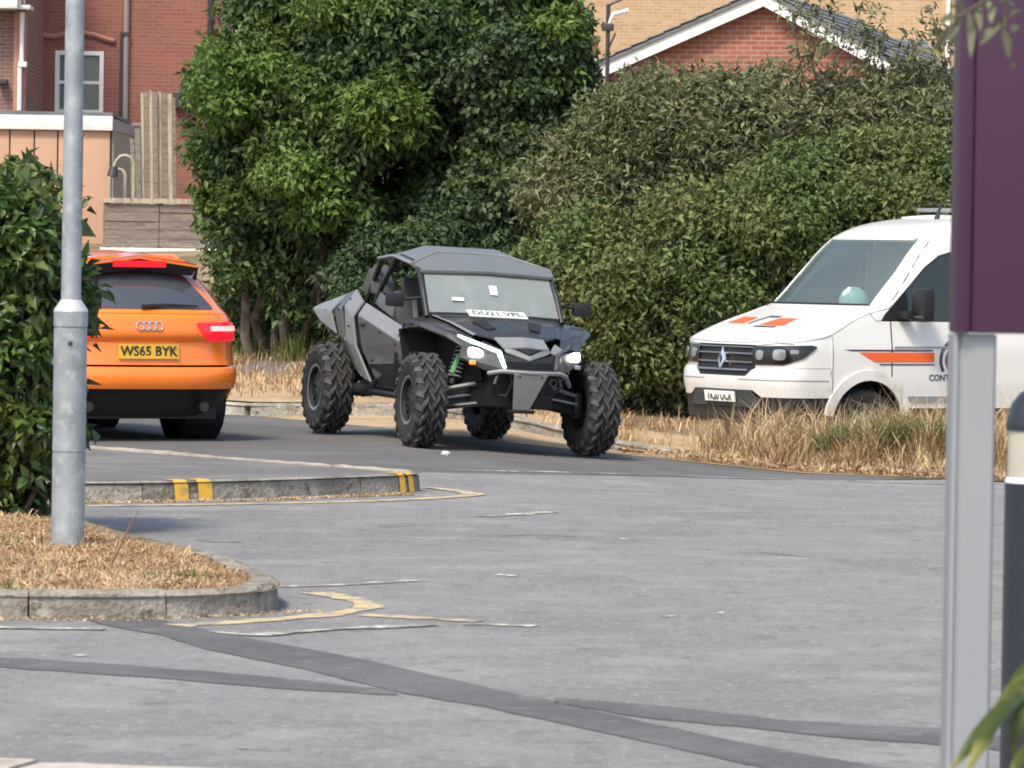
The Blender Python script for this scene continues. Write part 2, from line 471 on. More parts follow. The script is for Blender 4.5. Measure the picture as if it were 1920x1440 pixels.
MT['white_paint'] = mat('white_paint', (0.76, 0.75, 0.72), 0.5, var=0.05, vscale=2, stain=((0.5, 0.47, 0.42), 1.5, 0.6, 0.8))
MT['frame_white'] = mat('frame_white', (0.88, 0.87, 0.84), 0.5)
MT['curtain'] = mat('curtain', (0.42, 0.44, 0.40), 0.9, var=0.12, vscale=6)
MT['pane'] = mat('pane', (0.25, 0.27, 0.27), 0.05, spec=0.9, glass=0.55)
MT['pipe_dark'] = mat('pipe_dark', (0.05, 0.045, 0.05), 0.5)
MT['pipe_grey'] = mat('pipe_grey', (0.30, 0.27, 0.27), 0.5)
MT['tan_panel'] = mat('tan_panel', (0.50, 0.30, 0.20), 0.75, var=0.08, vscale=2, stain=((0.45, 0.27, 0.18), 1.2, 0.55, 0.8))
MT['render_grey'] = mat('render_grey', (0.34, 0.29, 0.23), 0.85, var=0.1, vscale=3)
MT['wood_grey'] = mat('wood_grey', (0.235, 0.19, 0.155), 0.9, col2=[((0.155, 0.125, 0.105), 2.0, 0.42, 0.62), ((0.31, 0.265, 0.22), 7.0, 0.5, 0.7)], stretch=(1, 1, 7), var=0.12, vscale=10, bump=0.3, bscale=20)
MT['wood_pale'] = mat('wood_pale', (0.44, 0.38, 0.29), 0.9, col2=[((0.27, 0.23, 0.17), 3.0, 0.45, 0.65)], stretch=(4, 4, 0.6), var=0.15, vscale=8)
MT['slate'] = mat('slate', (0.17, 0.175, 0.185), 0.75, col2=[((0.12, 0.125, 0.13), 2.0, 0.45, 0.6)], var=0.15, vscale=8)
MT['bark'] = mat('bark', (0.11, 0.085, 0.06), 0.95, var=0.3, vscale=8, bump=0.8, bscale=18, col2=[((0.20, 0.17, 0.13), 6.0, 0.5, 0.7)])
MT['twig'] = mat('twig', (0.20, 0.11, 0.08), 0.9)
def leafm(name, c, c2, isl=0.35, tr=0.28, rough=0.5, lo=0.45, hi=0.6, sc=0.8, spec=0.35):
    return mat(name, c, rough, spec=spec, col2=[(c2, sc, lo, hi)], island=isl, trans=tr, world=True)
MT['leaf_dark'] = leafm('leaf_dark', (0.064, 0.112, 0.036), (0.088, 0.134, 0.038), isl=0.45)
MT['leaf_lime'] = leafm('leaf_lime', (0.14, 0.21, 0.045), (0.11, 0.19, 0.042), tr=0.35, isl=0.45)
MT['leaf_ivy'] = leafm('leaf_ivy', (0.056, 0.096, 0.038), (0.076, 0.108, 0.042), isl=0.45)
MT['leaf_olive'] = leafm('leaf_olive', (0.185, 0.192, 0.100), (0.14, 0.168, 0.074), isl=0.5)
MT['leaf_mid'] = leafm('leaf_mid', (0.086, 0.150, 0.040), (0.11, 0.165, 0.040), isl=0.4, tr=0.3)
MT['leaf_hedge'] = leafm('leaf_hedge', (0.110, 0.158, 0.050), (0.165, 0.18, 0.064), isl=0.45)
MT['leaf_laurel'] = leafm('leaf_laurel', (0.062, 0.122, 0.032), (0.115, 0.15, 0.034), rough=0.38, isl=0.55, sc=3.5, spec=0.45)
MT['leaf_strap'] = mat('leaf_strap', (0.06, 0.085, 0.014), 0.45, col2=[((0.22, 0.21, 0.05), 5.0, 0.45, 0.6)], island=0.25, trans=0.25)
MT['leaf_hang'] = mat('leaf_hang', (0.17, 0.17, 0.085), 0.5, island=0.35, trans=0.25)
MT['straw'] = mat('straw', (0.62, 0.45, 0.27), 0.85, spec=0.2, col2=[((0.40, 0.25, 0.13), 3.5, 0.42, 0.60)], island=0.5, trans=0.2, world=True)
MT['straw_pale'] = mat('straw_pale', (0.58, 0.45, 0.27), 0.85, spec=0.2, col2=[((0.42, 0.29, 0.16), 1.8, 0.42, 0.60)], island=0.5, trans=0.2, world=True)
MT['grass_green'] = mat('grass_green', (0.12, 0.155, 0.05), 0.75, spec=0.2, island=0.35, trans=0.25, col2=[((0.22, 0.22, 0.08), 1.5, 0.45, 0.6)], world=True)
MT['dead_leaf'] = mat('dead_leaf', (0.34, 0.23, 0.15), 0.85, spec=0.2, island=0.5, col2=[((0.42, 0.26, 0.15), 6.0, 0.5, 0.6)], world=True)
MT['litter'] = mat('litter', (0.75, 0.74, 0.70), 0.7)
MT['stone'] = mat('stone', (0.33, 0.29, 0.23), 0.9, var=0.2, vscale=8, bump=0.5, bscale=20)

# ================================================================== THE SETTING: ground, car park, road, kerbs
def grid_sheet(name, xs, ys, zf, mat_):
    verts = [(x, y, zf(x, y)) for y in ys for x in xs]
    nx = len(xs); faces = []
    for j in range(len(ys) - 1):
        for i in range(nx - 1):
            a = j * nx + i
            faces.append((a, a + 1, a + 1 + nx, a + nx))
    return py_obj(name, verts, faces, mat_, None, 60)

g = grid_sheet('ground', [-900, -300, -100, -60, -40, -30] + list(range(-25, 26)) + [30, 40, 60, 100, 300, 900],
               [-300, -60, 0, 12, 20, 26] + list(range(30, 101, 2)) + [110, 130, 170, 260, 500, 1500],
               lambda x, y: hz(x, y) - 0.09, MT['earth'])
tag(g, kind='structure')

def sheet(name, outline, dz, mat_, parent=None, du=1.0, dv=1.0):
    def top(x, y):
        d = dz
        if name == 'verge' and x > 3.3: d = 0.003 + 0.097 * smooth(y - float(np.interp(x, [3.4, 6.0, 12, 40], [41.0, 39.5, 38.1, 26.9])), 0.05, 1.6)
        if name == 'sandy_strip': d = 0.003 + 0.013 * smooth(y - float(np.interp(x, [-2.6, -1.5, -0.6, 0.3, 1.0, 2.4, 3.4], [47.75, 45.45, 43.95, 43.05, 42.45, 41.35, 40.9])), 0.02, 0.5)
        return (x, y, hz(x, y) + d)
    o = panel(name, outline, top, mat_, parent, du, dv, 0.0, (0, 0, 1), 60)
    return o

park = tag(sheet('car_park', [(-40, 2), (40, 2), (40, 27.8), (12, 39.0), (6.0, 40.4), (4.3, 41.6), (3.8, 40.9), (1.4, 38.7), (-0.65, 36.2), (-0.95, 34.6), (-1.3, 33.4), (-2.6, 33.4), (-8, 36), (-40, 46)], 0.0, MT['asphalt_park']), kind='structure')
road = tag(sheet('road', [(-40, 46), (-8, 36), (-2.6, 33.4), (-1.3, 33.4), (-0.95, 34.6), (-0.65, 36.2), (1.4, 38.7), (3.8, 40.9), (4.1, 41.4), (2.5, 42.1), (1.1, 43.2), (0.4, 43.8), (-0.5, 44.7), (-1.4, 46.1), (-2.5, 48.0), (-20, 74), (-40, 104)], 0.0, MT['asphalt_road'], None, 0.5, 0.5), kind='structure')
sand = tag(sheet('sandy_strip', [(-2.6, 47.75), (-1.5, 45.45), (-0.6, 43.95), (0.3, 43.05), (1.0, 42.45), (2.4, 41.35), (3.4, 40.9), (3.4, 45.4), (1.6, 46.0), (0.2, 46.75), (-1.4, 47.1)], 0.014, MT['sand'], None, 0.5, 0.5), kind='structure')
KL = [(-12, 61.3), (-2.6, 47.6), (-1.4, 46.95), (0.2, 46.5), (1.6, 45.8), (3.4, 45.1)]
verge = tag(sheet('verge', [(-50, 119), (-12, 61.3)] + KL[1:] + [(3.4, 41.0), (6.0, 39.5), (12, 38.1), (40, 26.9), (60, 60), (60, 140), (-50, 140)], 0.1, MT['earth']), kind='structure')
tag(sheet('verge_path', [(-9.6, 65.0), (-3.4, 54.2), (-1.9, 53.6), (-1.9, 57.8), (-3.9, 59.6), (-8.5, 69)], 0.115, MT['footway'], None, 0.5, 0.5), kind='structure')
tag(sheet('sandy_verge', [(-9.6, 63.2), (-8, 56.2), (-2.6, 48.0), (-1.4, 47.2), (0.2, 46.8), (2.2, 45.9), (2.2, 49), (0, 51), (-1.6, 52.8), (-3.4, 54.0), (-7, 60.8)], 0.125, MT['sand'], None, 0.5, 0.5), kind='structure')

# ---- tar bands and worn paint on the car park
def ground_poly(name, px, dz, mat_, parent, dv=0):
    pts = [ground_hit(a, b) for a, b in px]
    return sheet(name, [(p.x, p.y) for p in pts], dz, mat_, parent, 0, dv)

def subdiv_wobble(px, amp, seed, n=5):
    rng = random.Random(seed); out = []
    for (a, b), (c, d) in zip(px[:-1], px[1:]):
        for k in range(n):
            t = k / n
            out.append((a + (c - a) * t, b + (d - b) * t + rng.uniform(-amp, amp)))
    out.append(px[-1]); return out

def band(name, up, lo, dz, mat_, seed, amp=1.5):
    o = ground_poly(name, subdiv_wobble(lo, amp, seed) + subdiv_wobble(up, amp, seed + 1)[::-1], dz, mat_, park)
    return o
band('tar_band', [(150, 1158), (307, 1164), (479, 1200), (719, 1245), (900, 1287), (1006, 1309), (1219, 1358), (1484, 1411), (1700, 1446)],
     [(180, 1170), (300, 1192), (383, 1217), (575, 1257), (767, 1303), (900, 1325), (1165, 1381), (1378, 1429), (1480, 1452)], 0.003, MT['asphalt_patch'], 3, 1.2)
band('tar_band', [(-40, 1230), (0, 1233), (240, 1248), (479, 1267), (740, 1296)], [(-40, 1250), (0, 1252), (287, 1272), (575, 1296), (745, 1304)], 0.003, MT['asphalt_patch'], 9, 1.0)
band('tar_band', [(1040, 1310), (1086, 1312), (1272, 1328), (1484, 1352), (1771, 1368), (1990, 1392)], [(1040, 1318), (1192, 1345), (1378, 1363), (1537, 1381), (1771, 1398), (1990, 1420)], 0.003, MT['asphalt_patch'], 15, 1.0)

def strip(name, px, width, dz, mat_, parent, jag=0.0, seed=0):
    rng = random.Random(seed)
    p = [ground_hit(a, b) for a, b in smooth_line(px, 5)]
    q = [p[0]]
    for a, b in zip(p[:-1], p[1:]):
        n = max(1, int((b - a).length / 0.18))
        q += [a.lerp(b, k / n) for k in range(1, n + 1)]
    L_, R_ = [], []
    for i, c in enumerate(q):
        d = (q[min(i + 1, len(q) - 1)] - q[max(i - 1, 0)]); d.z = 0; d.normalize()
        nrm = Vector((-d.y, d.x, 0)); wd = width * 0.5 * (1 + rng.uniform(-jag, jag))
        for lst, s in ((L_, 1), (R_, -1)):
            e = c + nrm * wd * s
            lst.append((e.x, e.y, hz(e.x, e.y) + dz))
    n = len(q)
    return py_obj(name, L_ + R_, [(i, i + n, i + n + 1, i + 1) for i in range(n - 1)], mat_, parent)
strip('painted_line', [(-60, 1178), (60, 1179), (195, 1181)], 0.12, 0.006, MT['line_white'], park, 0.25, 1)
strip('painted_line', [(330, 1174), (420, 1169), (520, 1162), (600, 1155), (655, 1147), (690, 1139), (675, 1128), (640, 1120), (590, 1112)], 0.13, 0.004, MT['line_yellow'], park, 0.35, 2)
strip('painted_line', [(520, 1101), (650, 1097), (780, 1089)], 0.10, 0.004, MT['line_white'], park, 0.3, 3)
strip('painted_line', [(400, 1186), (470, 1192), (560, 1186), (690, 1178), (820, 1173)], 0.10, 0.006, MT['line_white'], park, 0.6, 4)
strip('painted_line', [(680, 1154), (790, 1160), (900, 1166)], 0.10, 0.004, MT['line_yellow'], park, 0.6, 5)
strip('painted_line', [(868, 1171), (930, 1172), (1005, 1175)], 0.10, 0.004, MT['line_white'], park, 0.3, 6)
strip('painted_line', [(120, 950), (430, 946), (700, 940), (878, 930), (862, 922), (800, 914)], 0.14, 0.004, MT['line_yellow'], park, 0.25, 7)
strip('painted_line', [(900, 969), (960, 966), (1035, 960)], 0.13, 0.004, MT['line_white'], park, 0.5, 8)
strip('painted_line', [(840, 882), (1100, 887), (1400, 897), (1790, 909)], 0.08, 0.004, MT['line_white'], park, 0.6, 9)

for k, (px, wd) in enumerate((([(370, 1014), (410, 1017), (455, 1016)], 0.035), ([(900, 1006), (1000, 1004), (1080, 1007)], 0.02), ([(1370, 925), (1450, 929)], 0.03), ([(1380, 1036), (1460, 1040), (1590, 1052)], 0.018), ([(440, 1404), (500, 1408), (545, 1407)], 0.012))):
    strip('crack', px, wd, 0.002, MT['asphalt_patch'], park, 0.8, 40 + k)
# ---- kerbs: every stone a piece
def kerb_run(owner, pts, width, height, seg, mat_, seed, side=1, base=None, taper=0.012, gap=0.008, closed=False, rough=0.007):
    """pts: outer edge (x, y); stones lie on the side of the line given by side (+1 left of travel)"""
    rng = random.Random(seed)
    P = [Vector((x, y)) for x, y in pts]
    cum = [0.0]
    for a, b in zip(P[:-1], P[1:]): cum.append(cum[-1] + (b - a).length)
    def pt(s):
        x = float(np.interp(s, cum, [p.x for p in P])); y = float(np.interp(s, cum, [p.y for p in P]))
        return Vector((x, y))
    def nrm(s):
        d = (pt(min(s + 0.06, cum[-1])) - pt(max(s - 0.06, 0))).normalized()
        return Vector((-d.y, d.x)) * side
    n = max(1, round(cum[-1] / seg)); st = []
    for i in range(n):
        s0, s1 = cum[-1] * i / n + gap / 2, cum[-1] * (i + 1) / n - gap / 2
        dz = rng.uniform(-0.006, 0.008); dn = rng.uniform(-0.006, 0.006)
        verts = []
        K = 7
        for k in range(K + 1):
            s = s0 + (s1 - s0) * k / K
            p, nn = pt(s), nrm(s)
            o0 = p + nn * dn; o1 = p + nn * (dn + taper + 0.012); i1 = p + nn * (dn + width)
            zb = hz(p.x, p.y) if base is None else base
            verts += [(o0.x, o0.y, zb - 0.05), ((o0 + nn * taper).x, (o0 + nn * taper).y, zb + height - 0.02 + dz + rng.uniform(-rough, rough)),
                      (o1.x + nn.x * (0.012 + rng.uniform(-rough, rough)), o1.y + nn.y * (0.012 + rng.uniform(-rough, rough)), zb + height + dz + rng.uniform(-rough, rough) * 0.6), (i1.x, i1.y, zb + height + dz), (i1.x, i1.y, zb - 0.05)]
        faces = []
        for k in range(K):
            a, b = k * 5, (k + 1) * 5
            for j in range(4): faces.append((a + j, b + j, b + j + 1, a + j + 1))
        faces += [(0, 1, 2, 3, 4), tuple(K * 5 + j for j in (4, 3, 2, 1, 0))]
        me_o = py_obj('kerb_stone', verts, faces, mat_, owner)
        bm = bmesh.new(); bm.from_mesh(me_o.data); bmesh.ops.recalc_face_normals(bm, faces=bm.faces); bm.to_mesh(me_o.data); bm.free()
        st.append(me_o)
    return st

# near island (dry grass, lamp post, hedge)
ISL = smooth_line([(-7.0, 20.7), (-4.0, 20.75), (-2.22, 20.82), (-1.57, 20.95), (-1.25, 21.2), (-1.06, 21.5), (-1.06, 22.1), (-1.22, 22.86), (-1.39, 23.6), (-1.94, 25.1), (-2.35, 26.4), (-2.9, 28.6), (-4.5, 30.2), (-7.0, 30.6)])
island = tag(panel('traffic_island', ISL, lambda x, y: (x, y, 0.10 + 0.025 * max(0.0, 1 - ((x + 2.6) / 1.6) ** 2) * smooth(y, 21.0, 23) ), MT['earth'], None, 0.4, 0.4, 0.0, (0, 0, 1), 60), kind='structure')
kerb_run(island, ISL, 0.13, 0.12, 0.62, MT['kerb'], 4, side=1)

# far pavement tongue with painted kerb
PEN = smooth_line([(-9.0, 30.0), (-5.0, 30.35), (-2.74, 30.85), (-1.69, 31.6), (-1.1, 32.25), (-0.72, 32.75), (-0.62, 33.1), (-0.8, 33.45), (-1.16, 33.95), (-2.07, 35.1), (-4.5, 38.4), (-9.0, 45.0)])
pen = tag(panel('pavement_tongue', PEN, lambda x, y: (x, y, 0.115), MT['footway'], None, 0.6, 0.6, 0.0, (0, 0, 1), 60), kind='structure')
_h = next(i for i, p in enumerate(PEN) if p[1] > 33.2)
kerb_run(pen, PEN[:_h + 1], 0.13, 0.12, 0.92, MT['kerb'], 8, side=1, base=0.0)
kerb_run(pen, PEN[_h:], 0.13, 0.128, 0.92, MT['kerb_pale'], 9, side=1, base=0.0)
def kerb_paint(px0, px1):
    # find the kerb line point nearest to the ray x
    def onl(px):
        P = PEN; bst = (1e9, 0, 0, (0, 1))
        for i in range(len(P) - 1):
            for k in range(12):
                t = k / 12; x = P[i][0] + (P[i + 1][0] - P[i][0]) * t; y = P[i][1] + (P[i + 1][1] - P[i][1]) * t
                if y > 33.05: continue
                sx = 960 + FPX * x / y
                d = Vector((P[i + 1][0] - P[i][0], P[i + 1][1] - P[i][1])).normalized()
                if abs(sx - px) < bst[0]: bst = (abs(sx - px), x, y, (-d.y, d.x))
        return bst
    A, B = onl(px0), onl(px1)
    vs = []
    for q in (A, B):
        nx, ny = q[3]
        for off, z in ((-0.012, 0.0), (0.004, 0.105), (0.03, 0.131), (0.125, 0.131)):
            vs.append((q[1] + nx * off, q[2] + ny * off, z))
    py_obj('painted_mark', vs, [(0, 4, 5, 1), (1, 5, 6, 2), (2, 6, 7, 3)], MT['yellow_paint'], pen)
for a, b in ((331, 357), (373, 400), (752, 762), (768, 777)): kerb_paint(a, b)

# verge kerb behind the buggy, and the pale edging at the very front
kerb_run(verge, [(x, y) for x, y in smooth_line(KL[1:])], 0.14, 0.13, 0.9, MT['kerb'], 12, side=1)
kerb_run(verge, [(-12, 61.3), (-2.66, 47.7)], 0.14, 0.12, 0.9, MT['kerb_pale'], 13, side=1)
kerb_run(park, [(-5.0, 15.7), (-1.59, 14.92), (-0.92, 14.76), (3.0, 13.85)], 0.30, 0.02, 0.9, MT['kerb_pale'], 14, side=-1)

# ================================================================== BUILDINGS
def box2(bm, x0, x1, y0, y1, z0, z1):
    add_box(bm, ((x0 + x1) / 2, (y0 + y1) / 2, (z0 + z1) / 2), (x1 - x0, y1 - y0, z1 - z0))
def bx(name, x0, x1, y0, y1, z0, z1, mat_, parent, bev=0.0):
    return box_obj(name, ((x0 + x1) / 2, (y0 + y1) / 2, (z0 + z1) / 2), (abs(x1 - x0), abs(y1 - y0), abs(z1 - z0)), mat_, parent, bev)

def sash_window(owner, x0, x1, z0, z1, y, rows=2, cols=2):
    """white sash window set in an opening of a wall whose face is at y"""
    fw = 0.085
    wdw = bx('window', x0, x1, y + 0.14, y + 0.16, z0, z1, MT['curtain'], owner)
    bm = bmesh.new()
    box2(bm, x0, x0 + fw, y + 0.004, y + 0.09, z0, z1); box2(bm, x1 - fw, x1, y + 0.004, y + 0.09, z0, z1)
    box2(bm, x0 + fw, x1 - fw, y + 0.004, y + 0.09, z1 - fw, z1); box2(bm, x0 + fw, x1 - fw, y + 0.004, y + 0.09, z0, z0 + fw * 1.2)
    bm_obj('frame', bm, MT['frame_white'], wdw)
    ix0, ix1, iz0, iz1 = x0 + fw, x1 - fw, z0 + fw * 1.2, z1 - fw
    for i in range(cols):
        for j in range(rows):
            a, b = ix0 + (ix1 - ix0) * i / cols, ix0 + (ix1 - ix0) * (i + 1) / cols
            c, d = iz0 + (iz1 - iz0) * j / rows, iz0 + (iz1 - iz0) * (j + 1) / rows
            bx('pane', a + 0.02, b - 0.02, y + 0.075, y + 0.081, c + 0.02, d - 0.02, MT['pane'], wdw)
    for i in range(1, cols):
        c = ix0 + (ix1 - ix0) * i / cols; bx('glazing_bar', c - 0.02, c + 0.02, y + 0.05, y + 0.10, iz0, iz1, MT['frame_white'], wdw)
    for j in range(1, rows):
        c = iz0 + (iz1 - iz0) * j / rows; bx('glazing_bar', ix0, ix1, y + 0.046, y + 0.104, c - 0.03, c + 0.03, MT['frame_white'], wdw)
    bx('sill', x0 - 0.06, x1 + 0.06, y - 0.08, y + 0.12, z0 - 0.12, z0 - 0.003, MT['white_paint'], wdw)
    return wdw

def wall_with_openings(name, x0, x1, z0, z1, y, th, ops, mat_, parent):
    """ops: list of (x0,x1,z0,z1) sorted by x, not overlapping in x"""
    bm = bmesh.new(); c = x0
    for (a, b, lo, hi) in ops:
        box2(bm, c, a, y, y + th, z0, z1)
        box2(bm, a, b, y, y + th, z0, lo); box2(bm, a, b, y, y + th, hi, z1)
        c = b
    box2(bm, c, x1, y, y + th, z0, z1)
    bmesh.ops.remove_doubles(bm, verts=bm.verts, dist=1e-4)
    return bm_obj(name, bm, mat_, parent)

def LX(px, Y, py=300): return at(px, py, Y).x
def LZ(py, Y, px=200): return at(px, py, Y).z

# --- red brick terrace house, upper left
YH = 95.0
hb = thing('brick_house', 'red brick house with white sash window behind the leaning wooden palings', 'house', (0, YH, 1.5))
def hx(p): return LX(p, YH)
def hzz(p): return LZ(p, YH) - 1.5
wx0, wx1, wz0, wz1 = hx(101), hx(192), hzz(216), hzz(96)
ux0, ux1, uz0, uz1 = hx(437), hx(520), hzz(128), hzz(20)
wall_with_openings('wall', hx(56), hx(1010), 0, 9.0, 0, 0.3, [(wx0, wx1, wz0, wz1), (ux0, ux1, uz0, uz1)], MT['brick_red'], hb)
sash_window(hb, wx0, wx1, wz0, wz1, 0.0)
sash_window(hb, ux0, ux1, uz0, uz1, 0.0)
# arched hood mould above the window
bm = bmesh.new()
hm = [(hx(58), hzz(62)), (hx(75), hzz(68)), (hx(100), hzz(70)), (hx(125), hzz(64)), (hx(150), hzz(62)), (hx(172), hzz(65)), (hx(195), hzz(73)), (hx(212), hzz(77))]
add_tube(bm, [(x, -0.03, z) for x, z in hm], 0.055, 6)
bm_obj('hood_mould', bm, MT['stone_trim'], hb, 50)
bx('string_course', hx(56), hx(340), -0.05, 0.0, hzz(-12), hzz(-22), MT['stone_trim'], hb)
bm = bmesh.new(); box2(bm, hx(60), hx(66), -0.06, -0.004, hzz(230), hzz(62)); bm_obj('brick_pier', bm, MT['stone_trim'], hb)
for pxx, p0, p1, r, m_ in ((234, -40, 235, 0.055, 'pipe_grey'), (226, 60, 235, 0.035, 'pipe_dark'), (391, -40, 86, 0.055, 'pipe_dark'), (415, 14, 96, 0.05, 'pipe_dark')):
    tube_obj('drainpipe', [(hx(pxx), -0.09, hzz(p0)), (hx(pxx), -0.09, hzz(p1))], r, MT[m_], hb)
tube_obj('pipe_arm', [(hx(403), -0.09, hzz(30)), (hx(428), -0.09, hzz(27))], 0.05, MT['pipe_dark'], hb)
bx('pipe_bracket', hx(228), hx(240), -0.16, -0.003, hzz(66), hzz(60), MT['pipe_dark'], hb)
facets('roof', [(hx(40), -0.4, 8.9), (hx(1030), -0.4, 8.9), (hx(1030), 5, 12.2), (hx(40), 5, 12.2), (hx(1030), 10.4, 8.9), (hx(40), 10.4, 8.9)], [(0, 1, 2, 3), (3, 2, 4, 5)], MT['slate'], hb, 0.12, (0, 0, 1))
bx('side_wall', hx(56), hx(1010), 0.301, 10.0, 0, 8.98, MT['brick_red'], hb)
bx('dark_box', hx(325), hx(356), -0.25, -0.003, hzz(200), hzz(172), MT['pipe_dark'], hb).name = 'wall_box'  # plain dark box standing proud of the brick wall

# --- brown brick bay at the far left
YB = 91.0
bb = thing('brick_bay', 'brown brick bay with pale canopy at the top left corner', 'building', (0, YB, 1.5))
def bxx(p): return LX(p, YB)
def bzz(p): return LZ(p, YB) - 1.5
bx('wall', bxx(-140), bxx(44), 0, 3.5, 0, 7.5, MT['brick_brown'], bb)
bx('canopy', bxx(-60), bxx(36), -0.7, 0.6, bzz(22), bzz(-6), MT['white_paint'], bb, 0.02)
bx('canopy_lip', bxx(36), bxx(58), -0.5, 0.2, bzz(22), bzz(14), MT['white_paint'], bb, 0.02)
bx('corner_pier', bxx(24), bxx(46), -0.10, 0.2, 0, bzz(24), MT['stone_trim'], bb, 0.01)
tube_obj('drainpipe', [(bxx(40), -0.18, bzz(26)), (bxx(40), -0.18, bzz(118)), (bxx(37), -0.2, bzz(132)), (bxx(37), -0.2, bzz(210))], 0.045, MT['white_paint'], bb)
bx('pipe_bracket', bxx(34), bxx(50), -0.26, -0.06, bzz(129), bzz(119), MT['white_paint'], bb, 0.01)
bx('hopper', bxx(-4), bxx(13), -0.26, -0.003, bzz(161), bzz(152), MT['pipe_dark'], bb, 0.01)

# --- tan panelled garage with white fascia
YG = 84.0
gg = thing('garage', 'flat roofed garage of tan panels under a white fascia board', 'garage', (0, YG, 1.4))
def gx(p): return LX(p, YG)
def gz_(p): return LZ(p, YG) - 1.4
bx('back_wall', gx(-160), gx(209), 0.03, 4.5, 0, gz_(243), MT['pipe_dark'], gg)
edges = [-160, -118, -76, -30, 18, 64, 108, 154, 207]
for a, b in zip(edges[:-1], edges[1:]):
    bx('panel', gx(a + 1.5), gx(b - 1.5), 0.0, 0.029, 0, gz_(246), MT['tan_panel'], gg, 0.006)
bx('fascia', gx(-170), gx(211), -0.10, 0.04, gz_(245), gz_(212), MT['white_paint'], gg, 0.008)
facets('side_wall', [(gx(212), 0.05, 0), (gx(250), 4.2, 0), (gx(250), 4.2, gz_(243)), (gx(212), 0.05, gz_(243))], [(0, 1, 2, 3)], MT['render_grey'], gg, 0.08, (1, -0.2, 0))
facets('side_fascia', [(gx(213), 0.0, gz_(245)), (gx(254), 4.2, gz_(252)), (gx(254), 4.2, gz_(238)), (gx(213), 0.0, gz_(222))], [(0, 1, 2, 3)], MT['pipe_grey'], gg, 0.05, (1, -0.2, 0))
facets('roof', [(gx(-170), -0.1, gz_(211)), (gx(211), -0.1, gz_(211)), (gx(254), 4.3, gz_(236)), (gx(-170), 4.3, gz_(236))], [(0, 1, 2, 3)], MT['slate'], gg, 0.06, (0, 0, 1))

# --- leaning wooden palings and hooped rails, then the board fence
YP = 80.0
pal = thing('paling_fence', 'tall weathered wooden palings leaning beside the tan garage', 'fence', (0, YP, 1.4))
rng = random.Random(5)
def px_(p): return LX(p, YP)
def pz_(p): return LZ(p, YP) - 1.4
for i, (a, b, top, m_) in enumerate(((262, 267, 172, 'wood_pale'), (267.5, 277, 168, 'wood_grey'), (277.5, 283, 166, 'wood_pale'), (283.5, 293, 170, 'wood_grey'), (293.5, 300, 170, 'wood_pale'), (300.5, 312, 175, 'wood_grey'), (312.5, 320, 175, 'wood_pale'), (320.5, 327, 180, 'wood_grey'), (252, 262, 240, 'wood_grey'), (243, 251, 258, 'wood_grey'))):
    y0 = rng.uniform(-0.03, 0.03)
    facets('paling', [(px_(a + 8), y0, 0), (px_(b + 8), y0, 0), (px_(b), y0, pz_(top + rng.uniform(-4, 4))), (px_(a), y0, pz_(top))], [(0, 1, 2, 3)], MT[m_], pal, 0.03, (0, -1, 0))
for p in (345, 290, 235): bx('rail', px_(245), px_(330), 0.04, 0.09, pz_(p), pz_(p - 6), MT['wood_grey'], pal)
for k, (a, b, top, lab) in enumerate(((212, 241, 318, 'lower pale hooped handrail in front of the tan garage'), (222, 259, 293, 'taller pale hooped handrail between the tan garage and the palings'))):
    hr = thing('hooped_rail', lab, 'handrail', (0, YP - 0.6 - 0.3 * k, 1.4), group='hooped rails by the garage')
    A, B, T = px_(a), px_(b), pz_(top)
    rr = (B - A) * 0.45
    hoop = [(B, 0, -0.2), (B, 0, T - rr)] + [(B - rr + rr * math.cos(t), 0, T - rr + rr * math.sin(t)) for t in (0.5, 1.0, 1.57, 2.1, 2.7)] + [(A, 0, T - rr - 0.05)]
    if k == 0: hoop += [(A, 0, -0.2)]
    tube_obj('rail', hoop, 0.030, MT['wood_pale'], hr)
    if k == 1: tube_obj('end_socket', [(A, 0, T - rr - 0.04), (A - 0.02, -0.02, T - rr - 0.20)], [0.07, 0.09], MT['pipe_dark'], hr)

YF = 76.0
bf = thing('board_fence', 'low grey fence of horizontal boards above the dry bank', 'fence', (0, YF, 1.3))
def fx(p): return LX(p, YF)
def fz(p): return LZ(p, YF) - 1.3
ed = [462, 447, 430, 414, 397, 382]
for a, b in zip(ed[:-1], ed[1:]):
    for c, d in ((198, 300), (300, 460)):
        bx('board', fx(c) + 0.006, fx(d) - 0.006, rng.uniform(-0.012, 0.012), 0.05, fz(a) + 0.0025, fz(b) - 0.0025, MT['wood_grey'], bf)
bx('backing', fx(199), fx(460), 0.051, 0.08, fz(462), fz(382), MT['pipe_grey'], bf)
bx('top_rail', fx(196), fx(462), -0.06, 0.08, fz(380), fz(371), MT['wood_pale'], bf)
bx('gravel_board', fx(190), fx(462), -0.08, 0.06, fz(472), fz(463.5), MT['white_paint'], bf)
for p in (200, 300, 458): bx('post', fx(p) - 0.05, fx(p) + 0.05, 0.085, 0.18, -0.3, fz(372), MT['wood_grey'], bf)

